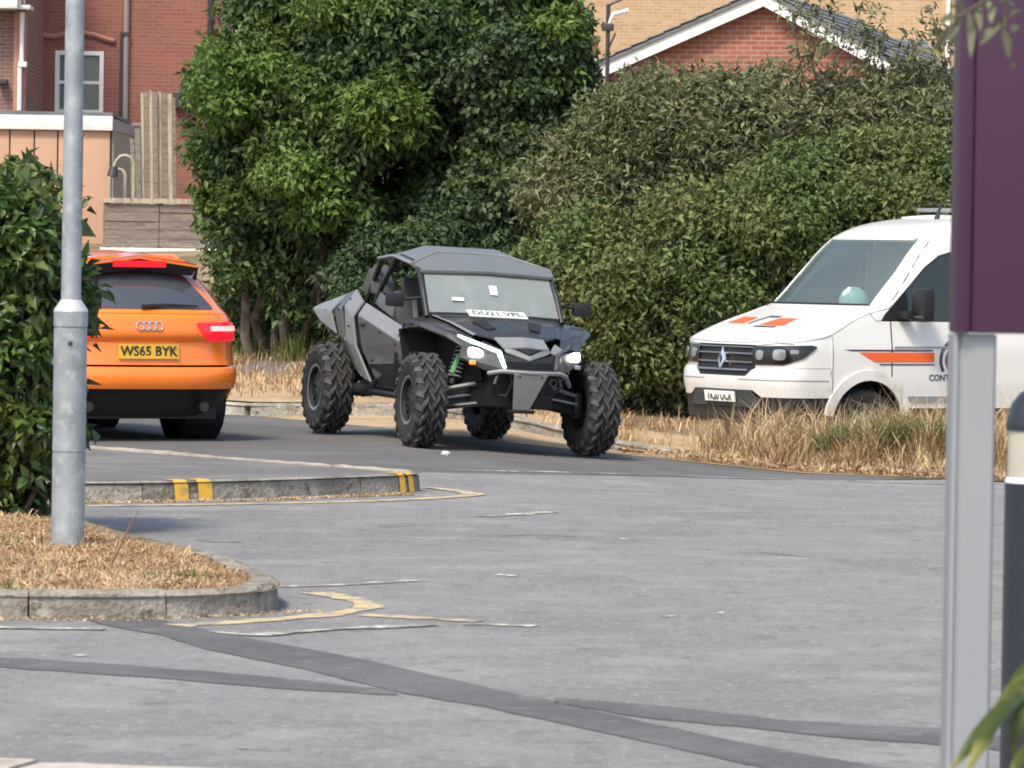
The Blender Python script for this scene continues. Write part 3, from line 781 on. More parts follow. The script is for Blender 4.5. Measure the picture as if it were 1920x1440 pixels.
# --- gable house on the right
YGB = 74.0
gab = thing('gable_house', 'brick house with white bargeboards rising above the hedge', 'house', (LX(1432, YGB), YGB, 1.2), R(-13))
ap = LZ(-14, YGB, 1440) - 1.2
k_ = 1.0 / math.cos(R(13))
hl, hr_ = (1440 - 1128) / FPX * YGB * k_, (1692 - 1440) / FPX * YGB * k_
el, er = LZ(122, YGB, 1128) - 1.2, LZ(126, YGB, 1692) - 1.2
facets('gable_wall', [(-hl + 0.15, 0, 0), (hr_ - 0.15, 0, 0), (hr_ - 0.15, 0, er - 0.05), (0, 0, ap - 0.12), (-hl + 0.15, 0, el - 0.05)], [(0, 1, 2, 3, 4)], MT['brick_gable'], gab, 0.3, (0, -1, 0))
bx('side_wall', -hl + 0.16, hr_ - 0.16, 0.31, 9.0, 0, el - 0.06, MT['brick_gable'], gab)
for s, (xx, zz) in ((-1, (-hl, el)), (1, (hr_, er))):
    d = Vector((xx, 0, zz - ap)).normalized(); nn = Vector((-d.z, 0, d.x)) * (1 if s < 0 else -1)
    if nn.z > 0: nn = -nn
    A, B = Vector((0, 0, ap)), Vector((xx, 0, zz)) + d * 0.12
    wv = nn * 0.20
    facets('bargeboard', [A + Vector((0, -0.22, 0)), B + Vector((0, -0.22, 0)), B + wv + Vector((0, -0.22, 0)), A + Vector((0, -0.22, -0.20 / abs(d.x)))], [(0, 1, 2, 3)], MT['white_paint'], gab, 0.04, (0, -1, 0))
    up = Vector((0, 0, 0.03))
    rp = facets('roof_slope', [A + Vector((0, -0.26, 0)) + up, B + d * 0.05 + Vector((0, -0.26, 0)) + up, B + d * 0.05 + Vector((0, 9.2, 0)) + up, A + Vector((0, 9.2, 0)) + up], [(0, 1, 2, 3)], MT['slate'], gab, 0.05, (0, 0, 1))
    # tile courses
    L_ = (B - A).length; nT = int(L_ / 0.28)
    for i in range(nT):
        c0 = A + d * (i * 0.28) + up * 1.7; c1 = A + d * ((i + 1) * 0.28 + 0.03) + up * 1.7
        q = [c0 + Vector((0, -0.28, 0)), c1 + Vector((0, -0.28, 0.022)), c1 + Vector((0, 9.2, 0.022)), c0 + Vector((0, 9.2, 0))]
        facets('tile_course', q, [(0, 1, 2, 3)], MT['slate'], rp, 0.014, (0, 0, 1))

# --- yellow brick block behind
YY = 112.0
yb = thing('yellow_brick_block', 'large yellow brick building standing behind the gable house', 'building', (0, YY, 1.5))
def yx(p): return LX(p, YY)
def yz(p): return LZ(p, YY) - 1.5
bx('wall', yx(1020), yx(1900), 0, 9, 0, 9.5, MT['brick_yellow'], yb)
bx('string_course', yx(1020), yx(1900), -0.08, -0.003, yz(-34), yz(-44), MT['white_paint'], yb)
facets('roof', [(yx(1010), -0.4, 9.45), (yx(1910), -0.4, 9.45), (yx(1910), 4.5, 12), (yx(1010), 4.5, 12)], [(0, 1, 2, 3)], MT['slate'], yb, 0.1, (0, 0, 1))
bx('downpipe', yx(1768), yx(1776), -0.12, -0.003, 2.0, 9.4, MT['white_paint'], yb)
# low red outbuilding and slate lean-to
lo_ = thing('outbuilding', 'small red brick outbuilding with pale base left of the gable house', 'building', (0, 88, 1.5))
bx('wall', LX(1052, 88), LX(1116, 88), 0, 3, 0, LZ(88, 88) - 1.5 + 0.02, MT['white_paint'], lo_)
bx('brick_course', LX(1050, 88), LX(1118, 88), -0.04, 3.04, LZ(87, 88) - 1.5, LZ(62, 88) - 1.5, MT['brick_red'], lo_)
bx('flat_roof', LX(1046, 88), LX(1122, 88), -0.12, 3.1, LZ(61.8, 88) - 1.5, LZ(54, 88) - 1.5, MT['slate'], lo_, 0.02)
lt = thing('lean_to', 'slate roofed lean-to against the yellow brick building', 'building', (0, 100, 1.5))
bx('wall', LX(1590, 100), LX(1775, 100), 1.5, 9.5, 0, LZ(96, 100) - 1.5, MT['brick_yellow'], lt)
facets('roof', [(LX(1580, 100), 0.9, LZ(112, 100) - 1.55), (LX(1785, 100), 0.9, LZ(112, 100) - 1.55), (LX(1785, 100), 7.2, LZ(40, 100) - 1.3), (LX(1580, 100), 7.2, LZ(40, 100) - 1.3)], [(0, 1, 2, 3)], MT['slate'], lt, 0.1, (0, -0.3, 1))
for i in range(7):
    t0, t1 = i / 7, (i + 1) / 7 + 0.03
    A0, B0 = Vector((LX(1580, 100), 0.9, LZ(112, 100) - 1.55)), Vector((LX(1580, 100), 7.2, LZ(40, 100) - 1.3))
    wv = Vector((LX(1785, 100) - LX(1580, 100), 0, 0)); upv = Vector((0, -0.02, 0.03))
    c0, c1 = A0.lerp(B0, t0) + upv * 1.8, A0.lerp(B0, min(1, t1)) + upv
    facets('tile_course', [c0, c0 + wv, c1 + wv, c1], [(0, 1, 2, 3)], MT['slate'], lt, 0.02, (0, -0.3, 1))
# aerial pole
ae = thing('aerial_pole', 'dark pole with bent arms standing left of the white bargeboard', 'pole', (LX(1136, 73), 73, 1.2))
def ax_(p): return LX(p, 73) - LX(1136, 73)
def az_(p): return LZ(p, 73, 1136) - 1.2
tube_obj('mast', [(0, 0, 0), (0, 0, az_(8))], 0.032, MT['pipe_dark'], ae)
tube_obj('arm', [(0, 0, az_(10)), (ax_(1150), 0, az_(3)), (ax_(1166), 0, az_(-4))], 0.02, MT['pipe_dark'], ae)
tube_obj('arm', [(0, 0, az_(46)), (ax_(1146), 0, az_(26)), (ax_(1174), 0, az_(19))], 0.035, MT['white_paint'], ae)
tube_obj('arm', [(0, 0, az_(50)), (ax_(1124), 0, az_(44))], 0.035, MT['pipe_dark'], ae)
tube_obj('arm', [(0, 0, az_(95)), (ax_(1150), 0, az_(62))], 0.016, MT['pipe_dark'], ae)
bx('clamp', -0.09, 0.09, -0.06, 0.06, az_(58), az_(44), MT['pipe_dark'], ae, 0.02)

# ================================================================== VEGETATION
def leaf_mesh(name, P, D, N, ln, wd, mat_, parent=None, fold=0.25, curl=0.0):
    """one folded leaf (two triangles) per row; P base, D direction, N normal"""
    n = len(P)
    D = D / np.linalg.norm(D, axis=1, keepdims=True)
    W = np.cross(D, N); W /= np.maximum(np.linalg.norm(W, axis=1, keepdims=True), 1e-6)
    N = np.cross(W, D)
    ln = ln[:, None]; wd = wd[:, None]
    mid = P + D * ln * 0.45
    V = np.empty((n, 4, 3))
    V[:, 0] = P
    V[:, 1] = mid + W * wd * 0.5 + N * wd * fold
    V[:, 2] = P + D * ln - N * ln * curl
    V[:, 3] = mid - W * wd * 0.5 + N * wd * fold
    F = np.array([[0, 1, 2], [0, 2, 3]])[None] + (np.arange(n) * 4)[:, None, None]
    return np_mesh(name, V.reshape(-1, 3), F.reshape(-1, 3), mat_, parent)

def np_mesh(name, V, F, mat_, parent=None):
    me = bpy.data.meshes.new(name)
    k = F.shape[1]
    me.vertices.add(len(V)); me.vertices.foreach_set('co', V.astype(np.float32).ravel())
    me.loops.add(F.size); me.loops.foreach_set('vertex_index', F.astype(np.int32).ravel())
    me.polygons.add(len(F)); me.polygons.foreach_set('loop_start', (np.arange(len(F)) * k).astype(np.int32))
    me.update(calc_edges=True)
    if mat_: me.materials.append(mat_)
    return link(bpy.data.objects.new(name, me), parent)

def in_poly(x, y, poly):
    c = False; j = len(poly) - 1
    for i in range(len(poly)):
        xi, yi = poly[i]; xj, yj = poly[j]
        if (yi > y) != (yj > y) and x < (xj - xi) * (y - yi) / (yj - yi) + xi: c = not c
        j = i
    return c

def clumps_in(px_poly, Y, n, rmin, rmax, depth, seed, mind=0.25, bulge=1.0, shr=0.4):
    """clump centres filling a crown whose outline is px_poly when seen at distance Y; the crown is rounded in depth"""
    rng = random.Random(seed)
    poly = [(at(a, b, Y).x, at(a, b, Y).z) for a, b in px_poly]
    xs = [p[0] for p in poly]; zs = [p[1] for p in poly]
    out = []; tries = 0
    while len(out) < n and tries < n * 60:
        tries += 1
        x, z = rng.uniform(min(xs), max(xs)), rng.uniform(min(zs), max(zs))
        if not in_poly(x, z, poly): continue
        # distance to the outline -> available depth
        dm = min(math.hypot(x - (a[0] + (b[0] - a[0]) * t), z - (a[1] + (b[1] - a[1]) * t)) for a, b in zip(poly, poly[1:] + poly[:1]) for t in (0, .25, .5, .75))
        hd = min(depth, dm * bulge + 0.15)
        r = rng.uniform(rmin, rmax)
        if dm < r * shr: continue
        y = Y + (rng.uniform(-hd, hd * 0.7) if rng.random() < 0.35 else -hd + rng.uniform(-0.15, 0.35))
        if any((x - o[0]) ** 2 + (y - o[1]) ** 2 + (z - o[2]) ** 2 < mind ** 2 for o in out): continue
        out.append((x, y, z, r))
    return np.array(out)

def clump_leaves(name, cl, n, ln, wd, mat_, parent, seed, droop=0.35, flat=0.75, ybias=0.45, spread=0.5, curl=0.1, shell=(0.55, 1.08)):
    rng = np.random.default_rng(seed)
    wgt = cl[:, 3] ** 2; wgt /= wgt.sum()
    i = rng.choice(len(cl), n, p=wgt)
    d = rng.normal(size=(n, 3)); d /= np.linalg.norm(d, axis=1, keepdims=True)
    flip = (d[:, 1] > 0) & (rng.random(n) < ybias); d[flip, 1] *= -1
    rad = cl[i, 3] * rng.uniform(shell[0], shell[1], n)
    # uneven clumps: lobes
    rad *= 1 + 0.22 * np.sin(d[:, 0] * 5 + i) * np.cos(d[:, 2] * 6 + i * 1.7)
    P = cl[i, :3] + d * rad[:, None] * np.array([1, 1, flat])
    out = d * 0.45 + rng.normal(size=(n, 3)) * (spread + 0.25)
    out[:, 2] -= droop
    nrm = d * 0.6 + np.array([0, -0.25, 0.75]) + rng.normal(size=(n, 3)) * 0.55
    k_ = rng.uniform(0.45, 1.45, n); L_ = ln * k_; W_ = wd * k_ * rng.uniform(0.75, 1.2, n)
    return leaf_mesh(name, P, out, nrm, L_, W_, mat_, parent, 0.22, curl)

def limb(bm, a, b, r0, r1, rng, n=6, wob=0.12):
    a, b = Vector(a), Vector(b); L_ = (b - a).length
    pts = []; rr = []
    for k in range(n + 1):
        t = k / n
        p = a.lerp(b, t)
        if 0 < k < n: p += Vector((rng.uniform(-1, 1), rng.uniform(-1, 1), rng.uniform(-0.4, 0.8))) * wob * L_ * 0.3
        pts.append(p); rr.append(r0 + (r1 - r0) * t)
    add_tube(bm, pts, rr, 6)
    return pts

def make_tree(name, label, cat, base, stems, cl, layers, seed, group=None, stem_r=0.07, twig_share=0.5):
    """stems: list of (foot offset xyz, top xyz world); layers: list of (part name, clumps, n, ln, wd, mat, kw)"""
    rng = random.Random(seed)
    t = thing(name, label, cat, base, 0, group)
    B = Vector(base)
    bm = bmesh.new()
    for (ft, tp) in stems:
        a = Vector(ft); b = Vector(tp) - B
        pts = limb(bm, a, b, stem_r, stem_r * 0.3, rng, 8, 0.25)
        near = sorted(range(len(cl)), key=lambda i: (Vector(cl[i][:3]) - Vector(tp)).length)[:max(6, int(len(cl) * twig_share / max(1, len(stems))))]
        for i in near:
            p = pts[rng.randint(2, len(pts) - 1)]
            limb(bm, p, Vector(cl[i][:3]) - B, min(0.016, stem_r * 0.28), 0.004, rng, 4, 0.15)
    bmesh.ops.recalc_face_normals(bm, faces=bm.faces)
    bm_obj('trunk', bm, MT['bark'], t, 60)
    for k, (pn, c, n, ln, wd, m_, kw) in enumerate(layers):
        o = clump_leaves(pn, c - np.array([B.x, B.y, B.z, 0]), n, ln, wd, m_, t, seed * 10 + k, **kw)
        o['kind'] = 'stuff'
    return t

# --- big dark tree behind the orange car and the buggy
YT = 57.0
OUT_A = [(440, -160), (800, -200), (1010, -150), (1050, 20), (1060, 120), (1040, 330), (940, 420), (860, 470), (790, 560), (640, 610), (520, 610), (440, 520), (395, 400), (365, 300), (352, 170), (372, 110), (440, 40)]
clA = clumps_in(OUT_A, YT, 210, 0.28, 0.52, 1.7, 11, 0.27)
def proj(c):
    v = Vector(c[:3]) - Vector((0, 0, CAM_H)); k = FPX / v.dot(_f); return 960 + v.dot(_r) * k, 720 - v.dot(_u) * k
def hollow(cl, hs):
    keep = []
    for c in cl:
        x, y = proj(c)
        keep.append(not any(((x - a) / w_) ** 2 + ((y - b) / h_) ** 2 < 1 and c[1] < yy for a, b, w_, h_, yy in hs))
    return cl[np.array(keep)]
clA = hollow(clA, [(735, 330, 75, 75, YT - 0.2), (520, 520, 100, 70, YT - 0.5), (640, 560, 80, 50, YT - 0.5), (900, 150, 40, 50, YT - 0.4), (520, 250, 60, 35, YT - 0.6)])
clM = clumps_in(OUT_A, YT - 0.35, 70, 0.20, 0.36, 1.6, 17, 0.3)
clM = hollow(clM, [(735, 330, 75, 75, 99), (520, 500, 120, 100, 99), (640, 540, 90, 70, 99), (900, 150, 40, 50, 99)])
bright = clumps_in([(355, 110), (470, 60), (560, 90), (580, 170), (540, 260), (440, 270), (370, 220)], YT - 1.1, 13, 0.22, 0.36, 0.3, 12, 0.26)
bright2 = clumps_in([(640, 150), (720, 140), (800, 190), (810, 260), (700, 280), (640, 220)], YT - 1.9, 10, 0.2, 0.32, 0.25, 13, 0.22)
bright3 = clumps_in([(470, 290), (560, 280), (640, 330), (660, 410), (560, 430), (540, 370), (480, 370)], YT - 1.8, 12, 0.18, 0.3, 0.25, 14, 0.22)
bright4 = clumps_in([(560, -20), (720, -30), (760, 40), (640, 60), (570, 40)], YT - 1.6, 8, 0.22, 0.34, 0.25, 15, 0.22)
bright5 = clumps_in([(860, 30), (920, 40), (920, 120), (860, 130)], YT - 1.7, 4, 0.16, 0.26, 0.2, 16, 0.2)
clB = np.concatenate([bright, bright2, bright3, bright4, bright5])
clU = np.concatenate([clumps_in([(400, 380), (660, 380), (760, 500), (720, 660), (460, 650), (410, 520)], YT + 0.9, 70, 0.25, 0.42, 0.8, 18, 0.22), clumps_in([(640, 230), (860, 230), (880, 460), (640, 460)], YT + 1.3, 22, 0.3, 0.45, 0.4, 19, 0.25)])
bA = (-2.9, YT, hz(-2.9, YT) + 0.05)
stA = [((dx, dy, 0), (tx, YT + ty, tz)) for dx, dy, tx, ty, tz in ((0, 0, -2.9, -0.3, 3.6), (0.25, -0.2, -2.2, -0.8, 3.9), (-0.2, -0.1, -3.4, -0.6, 3.0), (0.5, 0.0, -1.4, -0.5, 4.2), (0.1, -0.3, -2.5, -1.0, 2.6), (0.7, 0.1, -0.6, -0.3, 4.0), (0.3, -0.35, -1.9, -1.2, 2.2))]
make_tree('broadleaf_tree', 'tall dark green bushy tree with lime tips behind the orange car', 'tree', bA, stA, clA,
          [('crown', clA, 93000, 0.100, 0.050, MT['leaf_dark'], dict(droop=0.45)),
           ('inner_foliage', clU, 25500, 0.088, 0.044, MT['leaf_ivy'], dict(droop=0.5)),
           ('mid_shoots', clM, 25500, 0.096, 0.046, MT['leaf_mid'], dict(droop=0.45, flat=0.7)),
           ('lime_shoots', clB, 11250, 0.096, 0.045, MT['leaf_lime'], dict(droop=0.5, flat=0.6))], 21, twig_share=0.6)

# --- ivy mass in the middle
OUT_I = [(820, 120), (900, 40), (1000, -60), (1085, -30), (1100, 110), (1090, 260), (1080, 400), (1010, 470), (900, 480), (800, 470), (780, 400), (850, 330), (900, 230)]
clI = clumps_in(OUT_I, 55.6, 95, 0.24, 0.42, 1.0, 31, 0.24)
clI2 = clumps_in([(970, -60), (1070, -40), (1085, 60), (1075, 190), (1030, 200), (980, 90)], 55.2, 12, 0.2, 0.32, 0.5, 32, 0.22)
bI = (0.0, 55.6, hz(0, 55.6))
make_tree('ivy_thicket', 'dark ivy covered thicket rising behind the buggy roof', 'tree', bI, [((0.1, 0, 0), (0.2, 55.4, 3.6)), ((-0.4, 0.1, 0), (-0.5, 55.3, 2.6)), ((0.5, 0, 0), (0.7, 55.3, 2.8))], clI,
          [('crown', clI, 54000, 0.076, 0.056, MT['leaf_ivy'], dict(droop=0.6)), ('lime_shoots', clI2, 3900, 0.096, 0.044, MT['leaf_lime'], dict(droop=0.5))], 33)

# --- olive, dry shrub along the top right
YO = 54.2
OUT_O = [(985, 330), (1060, 250), (1120, 180), (1190, 142), (1290, 140), (1380, 138), (1450, 132), (1520, 128), (1590, 122), (1660, 128), (1720, 112), (1790, 95), (1830, 90), (1960, 90), (1960, 420), (1700, 470), (1450, 480), (1250, 470), (1050, 470), (960, 420)]
clO = clumps_in(OUT_O, YO, 190, 0.24, 0.42, 0.9, 41, 0.24)
bO = (3.0, YO, hz(3.0, YO))
make_tree('olive_shrub', 'olive grey straggly shrub overgrowing the gable of the brick house', 'shrub', bO,
          [((dx, 0, 0), (3.0 + dx * 1.2, YO - 0.2, 3.0)) for dx in (-2.2, -1.2, -0.4, 0.5, 1.3, 2.2)], clO,
          [('crown', clO, 99000, 0.084, 0.030, MT['leaf_olive'], dict(droop=0.25, spread=0.8, flat=0.9)), ('inner_foliage', clO + np.array([0, 0.7, 0, 0]), 10500, 0.192, 0.104, MT['leaf_ivy'], dict(droop=0.25, shell=(0.1, 0.9)))], 42, stem_r=0.05)
# wispy shoots reaching above it
rng = random.Random(44); bm = bmesh.new(); tips = []
for k in range(13):
    pxx = rng.uniform(1470, 1780); p0 = at(pxx, rng.uniform(130, 200), YO - 0.6); p1 = at(pxx + rng.uniform(-60, 60), rng.uniform(0, 110), YO - 0.6 + rng.uniform(-0.3, 0.3))
    add_tube(bm, [p0, p0.lerp(p1, 0.5) + Vector((rng.uniform(-.06, .06), 0, 0.03)), p1], [0.012, 0.008, 0.004], 4)
    tips += [(*p0.lerp(p1, t), rng.uniform(0.08, 0.16)) for t in (0.35, 0.6, 0.8, 1.0)]
sh = bm_obj('shoot_stems', bm, MT['bark'], None)
sho = thing('wispy_shoots', 'thin wispy shoots growing up in front of the white bargeboards', 'shrub', (3.2, YO - 0.6, hz(3.2, YO)))
sh.parent = sho; sh.matrix_parent_inverse = Matrix.Translation((-3.2, -(YO - 0.6), -hz(3.2, YO))); sh['kind'] = 'stuff'
o = clump_leaves('leaves', np.array(tips) - np.array([3.2, YO - 0.6, hz(3.2, YO), 0]), 1100, 0.10, 0.034, MT['leaf_olive'], sho, 45, droop=0.2, spread=0.9); o['kind'] = 'stuff'

# --- green hedge lower right, and the low dark scrub behind the buggy
YHG = 52.6
OUT_H = [(960, 480), (1060, 390), (1200, 380), (1330, 330), (1450, 280), (1560, 250), (1700, 240), (1960, 230), (1960, 800), (1700, 810), (1400, 800), (1180, 770), (1060, 740), (1000, 620)]
clH = clumps_in(OUT_H, YHG, 270, 0.24, 0.40, 0.9, 51, 0.24)
bH = (3.2, YHG, hz(3.2, YHG))
make_tree('green_hedge', 'dense green hedge running behind the white van', 'hedge', bH,
          [((dx, 0, 0), (3.2 + dx, YHG - 0.2, 1.7)) for dx in (-2.4, -1.6, -0.8, 0.1, 0.9, 1.8, 2.6)], clH,
          [('crown', clH, 114000, 0.074, 0.037, MT['leaf_hedge'], dict(droop=0.35))], 52, stem_r=0.05)
YS = 53.6
OUT_S = [(600, 600), (640, 470), (700, 420), (840, 420), (1040, 430), (1120, 560), (1120, 720), (900, 700), (700, 660), (620, 640)]
clS = clumps_in(OUT_S, YS + 1.6, 105, 0.22, 0.36, 0.8, 61, 0.22)
bS = (-1.0, YS + 1.6, hz(-1.0, YS + 1.6))
make_tree('dark_scrub', 'low dark scrub with bare stems at the foot of the trees', 'shrub', bS,
          [((dx, rng.uniform(-0.5, 0.1), 0), (-1.0 + dx + rng.uniform(-0.4, 0.4), YS + 1.2, 1.9)) for dx in (-0.6, -0.2, 0.4, 1.1)], clS,
          [('crown', clS, 54000, 0.076, 0.036, MT['leaf_ivy'], dict(droop=0.5))], 62, stem_r=0.03, twig_share=0.35)

# --- clipped laurel hedge, near left
YL = 27.2
OUT_L = [(-330, 250), (-60, 262), (20, 268), (60, 285), (95, 300), (120, 330), (170, 350), (190, 390), (198, 470), (188, 560), (185, 640), (180, 720), (172, 790), (150, 850), (120, 900), (95, 985), (0, 1000), (-330, 1010)]
clL = clumps_in(OUT_L, YL, 220, 0.11, 0.21, 0.5, 71, 0.12, 1.0, 0.9)
bL = (-2.8, YL, 0.12)
lau = thing('laurel_hedge', 'glossy green laurel hedge standing behind the lamp post', 'hedge', bL)
rng = random.Random(72); bm = bmesh.new()
for k in range(16):
    x0 = rng.uniform(-1.0, 0.25); a = Vector((x0, rng.uniform(-0.25, 0.1), -0.05))
    top = Vector((x0 + rng.uniform(-0.2, 0.15), rng.uniform(-0.2, 0.2), rng.uniform(1.0, 1.7)))
    limb(bm, a, top, 0.022, 0.006, rng, 6, 0.3)
    limb(bm, a.lerp(top, 0.1), Vector((x0 + rng.uniform(-0.35, 0.2), -0.42, rng.uniform(0.25, 0.6))), 0.010, 0.003, rng, 4, 0.3)
bmesh.ops.recalc_face_normals(bm, faces=bm.faces)
bm_obj('stems', bm, MT['bark'], lau, 60)['kind'] = 'stuff'
o = clump_leaves('foliage', clL - np.array([*bL, 0]), 19000, 0.085, 0.040, MT['leaf_laurel'], lau, 73, droop=0.3, spread=0.6, curl=0.15, ybias=0.5, shell=(0.5, 1.1)); o['kind'] = 'stuff'
o = clump_leaves('inner_foliage', clL - np.array([bL[0], bL[1] - 0.35, bL[2], 0]), 5000, 0.13, 0.075, MT['leaf_ivy'], lau, 74, droop=0.3, shell=(0.1, 0.9)); o['kind'] = 'stuff'
# the leaves nearest the lens, one by one
V = np.array([(0, 0, 0), (0.25, 0.20, 0.03), (0.55, 0.24, 0.04), (0.82, 0.14, 0.0), (1, 0, -0.10), (0.82, -0.14, 0.0), (0.55, -0.24, 0.04), (0.25, -0.20, 0.03), (0.3, 0, 0), (0.6, 0, -0.01), (0.85, 0, -0.05)], float)
leaf_me = bpy.data.meshes.new('laurel_leaf')
leaf_me.from_pydata([tuple(v) for v in V], [], [(0, 8, 1), (8, 9, 2, 1), (9, 10, 3, 2), (10, 4, 3), (0, 7, 8), (8, 7, 6, 9), (9, 6, 5, 10), (10, 5, 4)])
finish(leaf_me, MT['leaf_laurel'], 60)
fr = [c for c in clL if -0.35 < c[0] + 2.8 < 0.9 and c[1] < YL + 0.1]
for k in range(300):
    c = fr[rng.randrange(len(fr))]
    d = Vector((rng.gauss(0, 1), -abs(rng.gauss(0.8, 0.7)), rng.gauss(0.2, 0.8))).normalized()
    p = Vector(c[:3]) + d * c[3] * rng.uniform(0.8, 1.0) - Vector(bL)
    x = (d + Vector((rng.gauss(0, .5), rng.gauss(0, .3), rng.gauss(-0.2, .5)))).normalized()
    n_ = (d * 0.7 + Vector((0, -0.2, 0.9)) + Vector((rng.gauss(0, .4), rng.gauss(0, .4), 0))); y_ = n_.cross(x).normalized(); z_ = x.cross(y_)
    s_ = rng.uniform(0.06, 0.10)
    o = inst('leaf', leaf_me, lau); o.matrix_local = frame(p, x, y_, z_) @ Matrix.Scale(s_, 4)

# --- grasses
def blades(name, P, H, lean, wd, mat_, seed, parent=None, flat=0.0):
    """two-segment tapered blades; P (n,3) feet, H heights"""
    rng = np.random.default_rng(seed); n = len(P)
    az = rng.uniform(0, 2 * math.pi, n)
    D = np.stack([np.cos(az), np.sin(az), np.zeros(n)], 1)
    Wv = np.stack([-np.sin(az + rng.normal(0, .6, n)), np.cos(az), np.zeros(n)], 1)
    le = np.abs(rng.normal(lean, lean * 0.5, n)) + flat
    up = np.array([0, 0, 1.0])
    m = P + up * (H * 0.6)[:, None] + D * (H * le * 0.35)[:, None]
    t = P + up * (H * np.maximum(0.15, 1 - le * 0.35))[:, None] + D * (H * le)[:, None]
    w_ = (wd * rng.uniform(0.6, 1.4, n))[:, None]
    V = np.empty((n, 5, 3)); V[:, 0] = P - Wv * w_; V[:, 1] = P + Wv * w_; V[:, 2] = m + Wv * w_ * 0.7; V[:, 3] = m - Wv * w_ * 0.7; V[:, 4] = t
    F = (np.array([[0, 1, 2], [0, 2, 3], [3, 2, 4]])[None] + (np.arange(n) * 5)[:, None, None]).reshape(-1, 3)
    o = np_mesh(name, V.reshape(-1, 3), F, mat_, parent); return o

def scatter_poly(poly, n, seed, zf, clump=0.0):
    rng = random.Random(seed); xs = [p[0] for p in poly]; ys = [p[1] for p in poly]; out = []
    cen = []
    while len(out) < n:
        x, y = rng.uniform(min(xs), max(xs)), rng.uniform(min(ys), max(ys))
        if clump and cen and rng.random() < clump:
            cx, cy = cen[rng.randrange(len(cen))]; x, y = cx + rng.gauss(0, 0.09), cy + rng.gauss(0, 0.09)
        elif clump and len(cen) < n * 0.03: cen.append((x, y))
        if in_poly(x, y, poly): out.append((x, y, zf(x, y)))
    return np.array(out)

def isl_z(x, y): return 0.095 + 0.025 * max(0.0, 1 - ((x + 2.6) / 1.6) ** 2) * smooth(y, 21.0, 23)
def shrink(poly, d):
    c = Vector((sum(p[0] for p in poly) / len(poly), sum(p[1] for p in poly) / len(poly)))
    out = []
    for p in poly:
        v = c - Vector(p); out.append(tuple(Vector(p) + v.normalized() * d))
    return out
ISLG = [(-6.6, 20.9), (-4.0, 20.93), (-2.22, 20.98), (-1.57, 21.1), (-1.32, 21.33), (-1.2, 21.6), (-1.2, 22.05), (-1.36, 22.8), (-1.53, 23.5), (-2.08, 25.0), (-2.6, 26.4), (-3.2, 28.0), (-6.6, 29.8)]
P = scatter_poly(ISLG, 95000, 81, isl_z, 0.6)
rs = np.random.default_rng(82)
tag(blades('dry_grass', P, rs.uniform(0.012, 0.055, len(P)) * (1 + 0.9 * (rs.random(len(P)) > 0.93)), 1.7, 0.0032, MT['straw'], 83), 'short dead straw coloured grass on the kerbed island', 'grass', kind='stuff')
P = scatter_poly(ISLG, 4000, 84, isl_z)
o = leaf_mesh('dead_leaves', P + np.array([0, 0, 0.015]), np.concatenate([rs.normal(size=(len(P), 2)), np.full((len(P), 1), 0.15)], 1), np.tile([0, 0, 1.0], (len(P), 1)) + rs.normal(size=(len(P), 3)) * 0.35, rs.uniform(0.02, 0.06, len(P)), rs.uniform(0.012, 0.03, len(P)), MT['dead_leaf'])
tag(o, 'scattered brown dead leaves among the island grass', 'leaf litter', kind='stuff')

P = scatter_poly(ISLG, 1600, 86, isl_z, 0.9)
tag(blades('island_weeds', P, rs.uniform(0.02, 0.10, len(P)), 0.8, 0.004, MT['grass_green'], 87), 'sparse green weeds among the dead grass of the kerbed island', 'weeds', kind='stuff')
VG = [(1.35, 42.3), (2.4, 41.55), (3.5, 40.95), (6.2, 39.7), (6.4, 45.2), (3.4, 45.6), (2.2, 45.2), (1.8, 44.0)]
def vz(x, y):
    if x <= 3.3: return hz(x, y) + 0.016
    return hz(x, y) + 0.004 + 0.094 * smooth(y - float(np.interp(x, [3.4, 6.0, 12, 40], [41.0, 39.5, 38.1, 26.9])), 0.1, 1.6)
P = scatter_poly(VG, 24000, 91, vz, 0.75)
hgt = np.array([0.10 + 0.62 * smooth(y - np.interp(x, [1.3, 2.4, 3.5, 6.2], [42.4, 41.6, 41.0, 39.8]), 0.1, 1.7) * smooth(x, 1.2, 2.3) for x, y, _ in P]) * rs.uniform(0.45, 1.1, len(P))
tag(blades('tall_dry_grass', P, hgt * (0.55 + 0.6 * (0.5 + 0.5 * np.sin(P[:, 0] * 9 + np.sin(P[:, 1] * 5) * 2))), 0.75, 0.0045, MT['straw_pale'], 92), 'tall dry straw grass on the verge in front of the van', 'grass', kind='stuff')
P = scatter_poly([(2.75, 42.6), (3.9, 42.2), (4.2, 43.8), (3.0, 44.3)], 7500, 93, vz, 0.8)
tag(blades('green_grass', P, rs.uniform(0.15, 0.62, len(P)), 0.7, 0.006, MT['grass_green'], 94), 'patch of green grass within the dry verge below the van door', 'grass', kind='stuff')
P = scatter_poly([(0.9, 42.65), (2.4, 41.5), (3.6, 40.9), (6.2, 39.6), (6.3, 40.8), (3.8, 42.2), (2.4, 42.6), (1.3, 43.2)], 2600, 95, vz)
o = leaf_mesh('verge_litter', P + np.array([0, 0, 0.015]), np.concatenate([rs.normal(size=(len(P), 2)), np.full((len(P), 1), 0.35)], 1), np.tile([0, -0.3, 1.0], (len(P), 1)) + rs.normal(size=(len(P), 3)) * 0.5, rs.uniform(0.04, 0.11, len(P)), rs.uniform(0.02, 0.05, len(P)), MT['dead_leaf'])
tag(o, 'fallen brown leaves piled along the edge of the verge', 'leaf litter', kind='stuff')
VL = [(-9.5, 64), (-8, 57.5), (-3.0, 49.4), (-1.2, 48.2), (2.0, 47.0), (2.2, 51.5), (-0.5, 54), (-2.2, 57.5), (-4.5, 61), (-6.5, 68), (-9, 76), (-12, 76)]
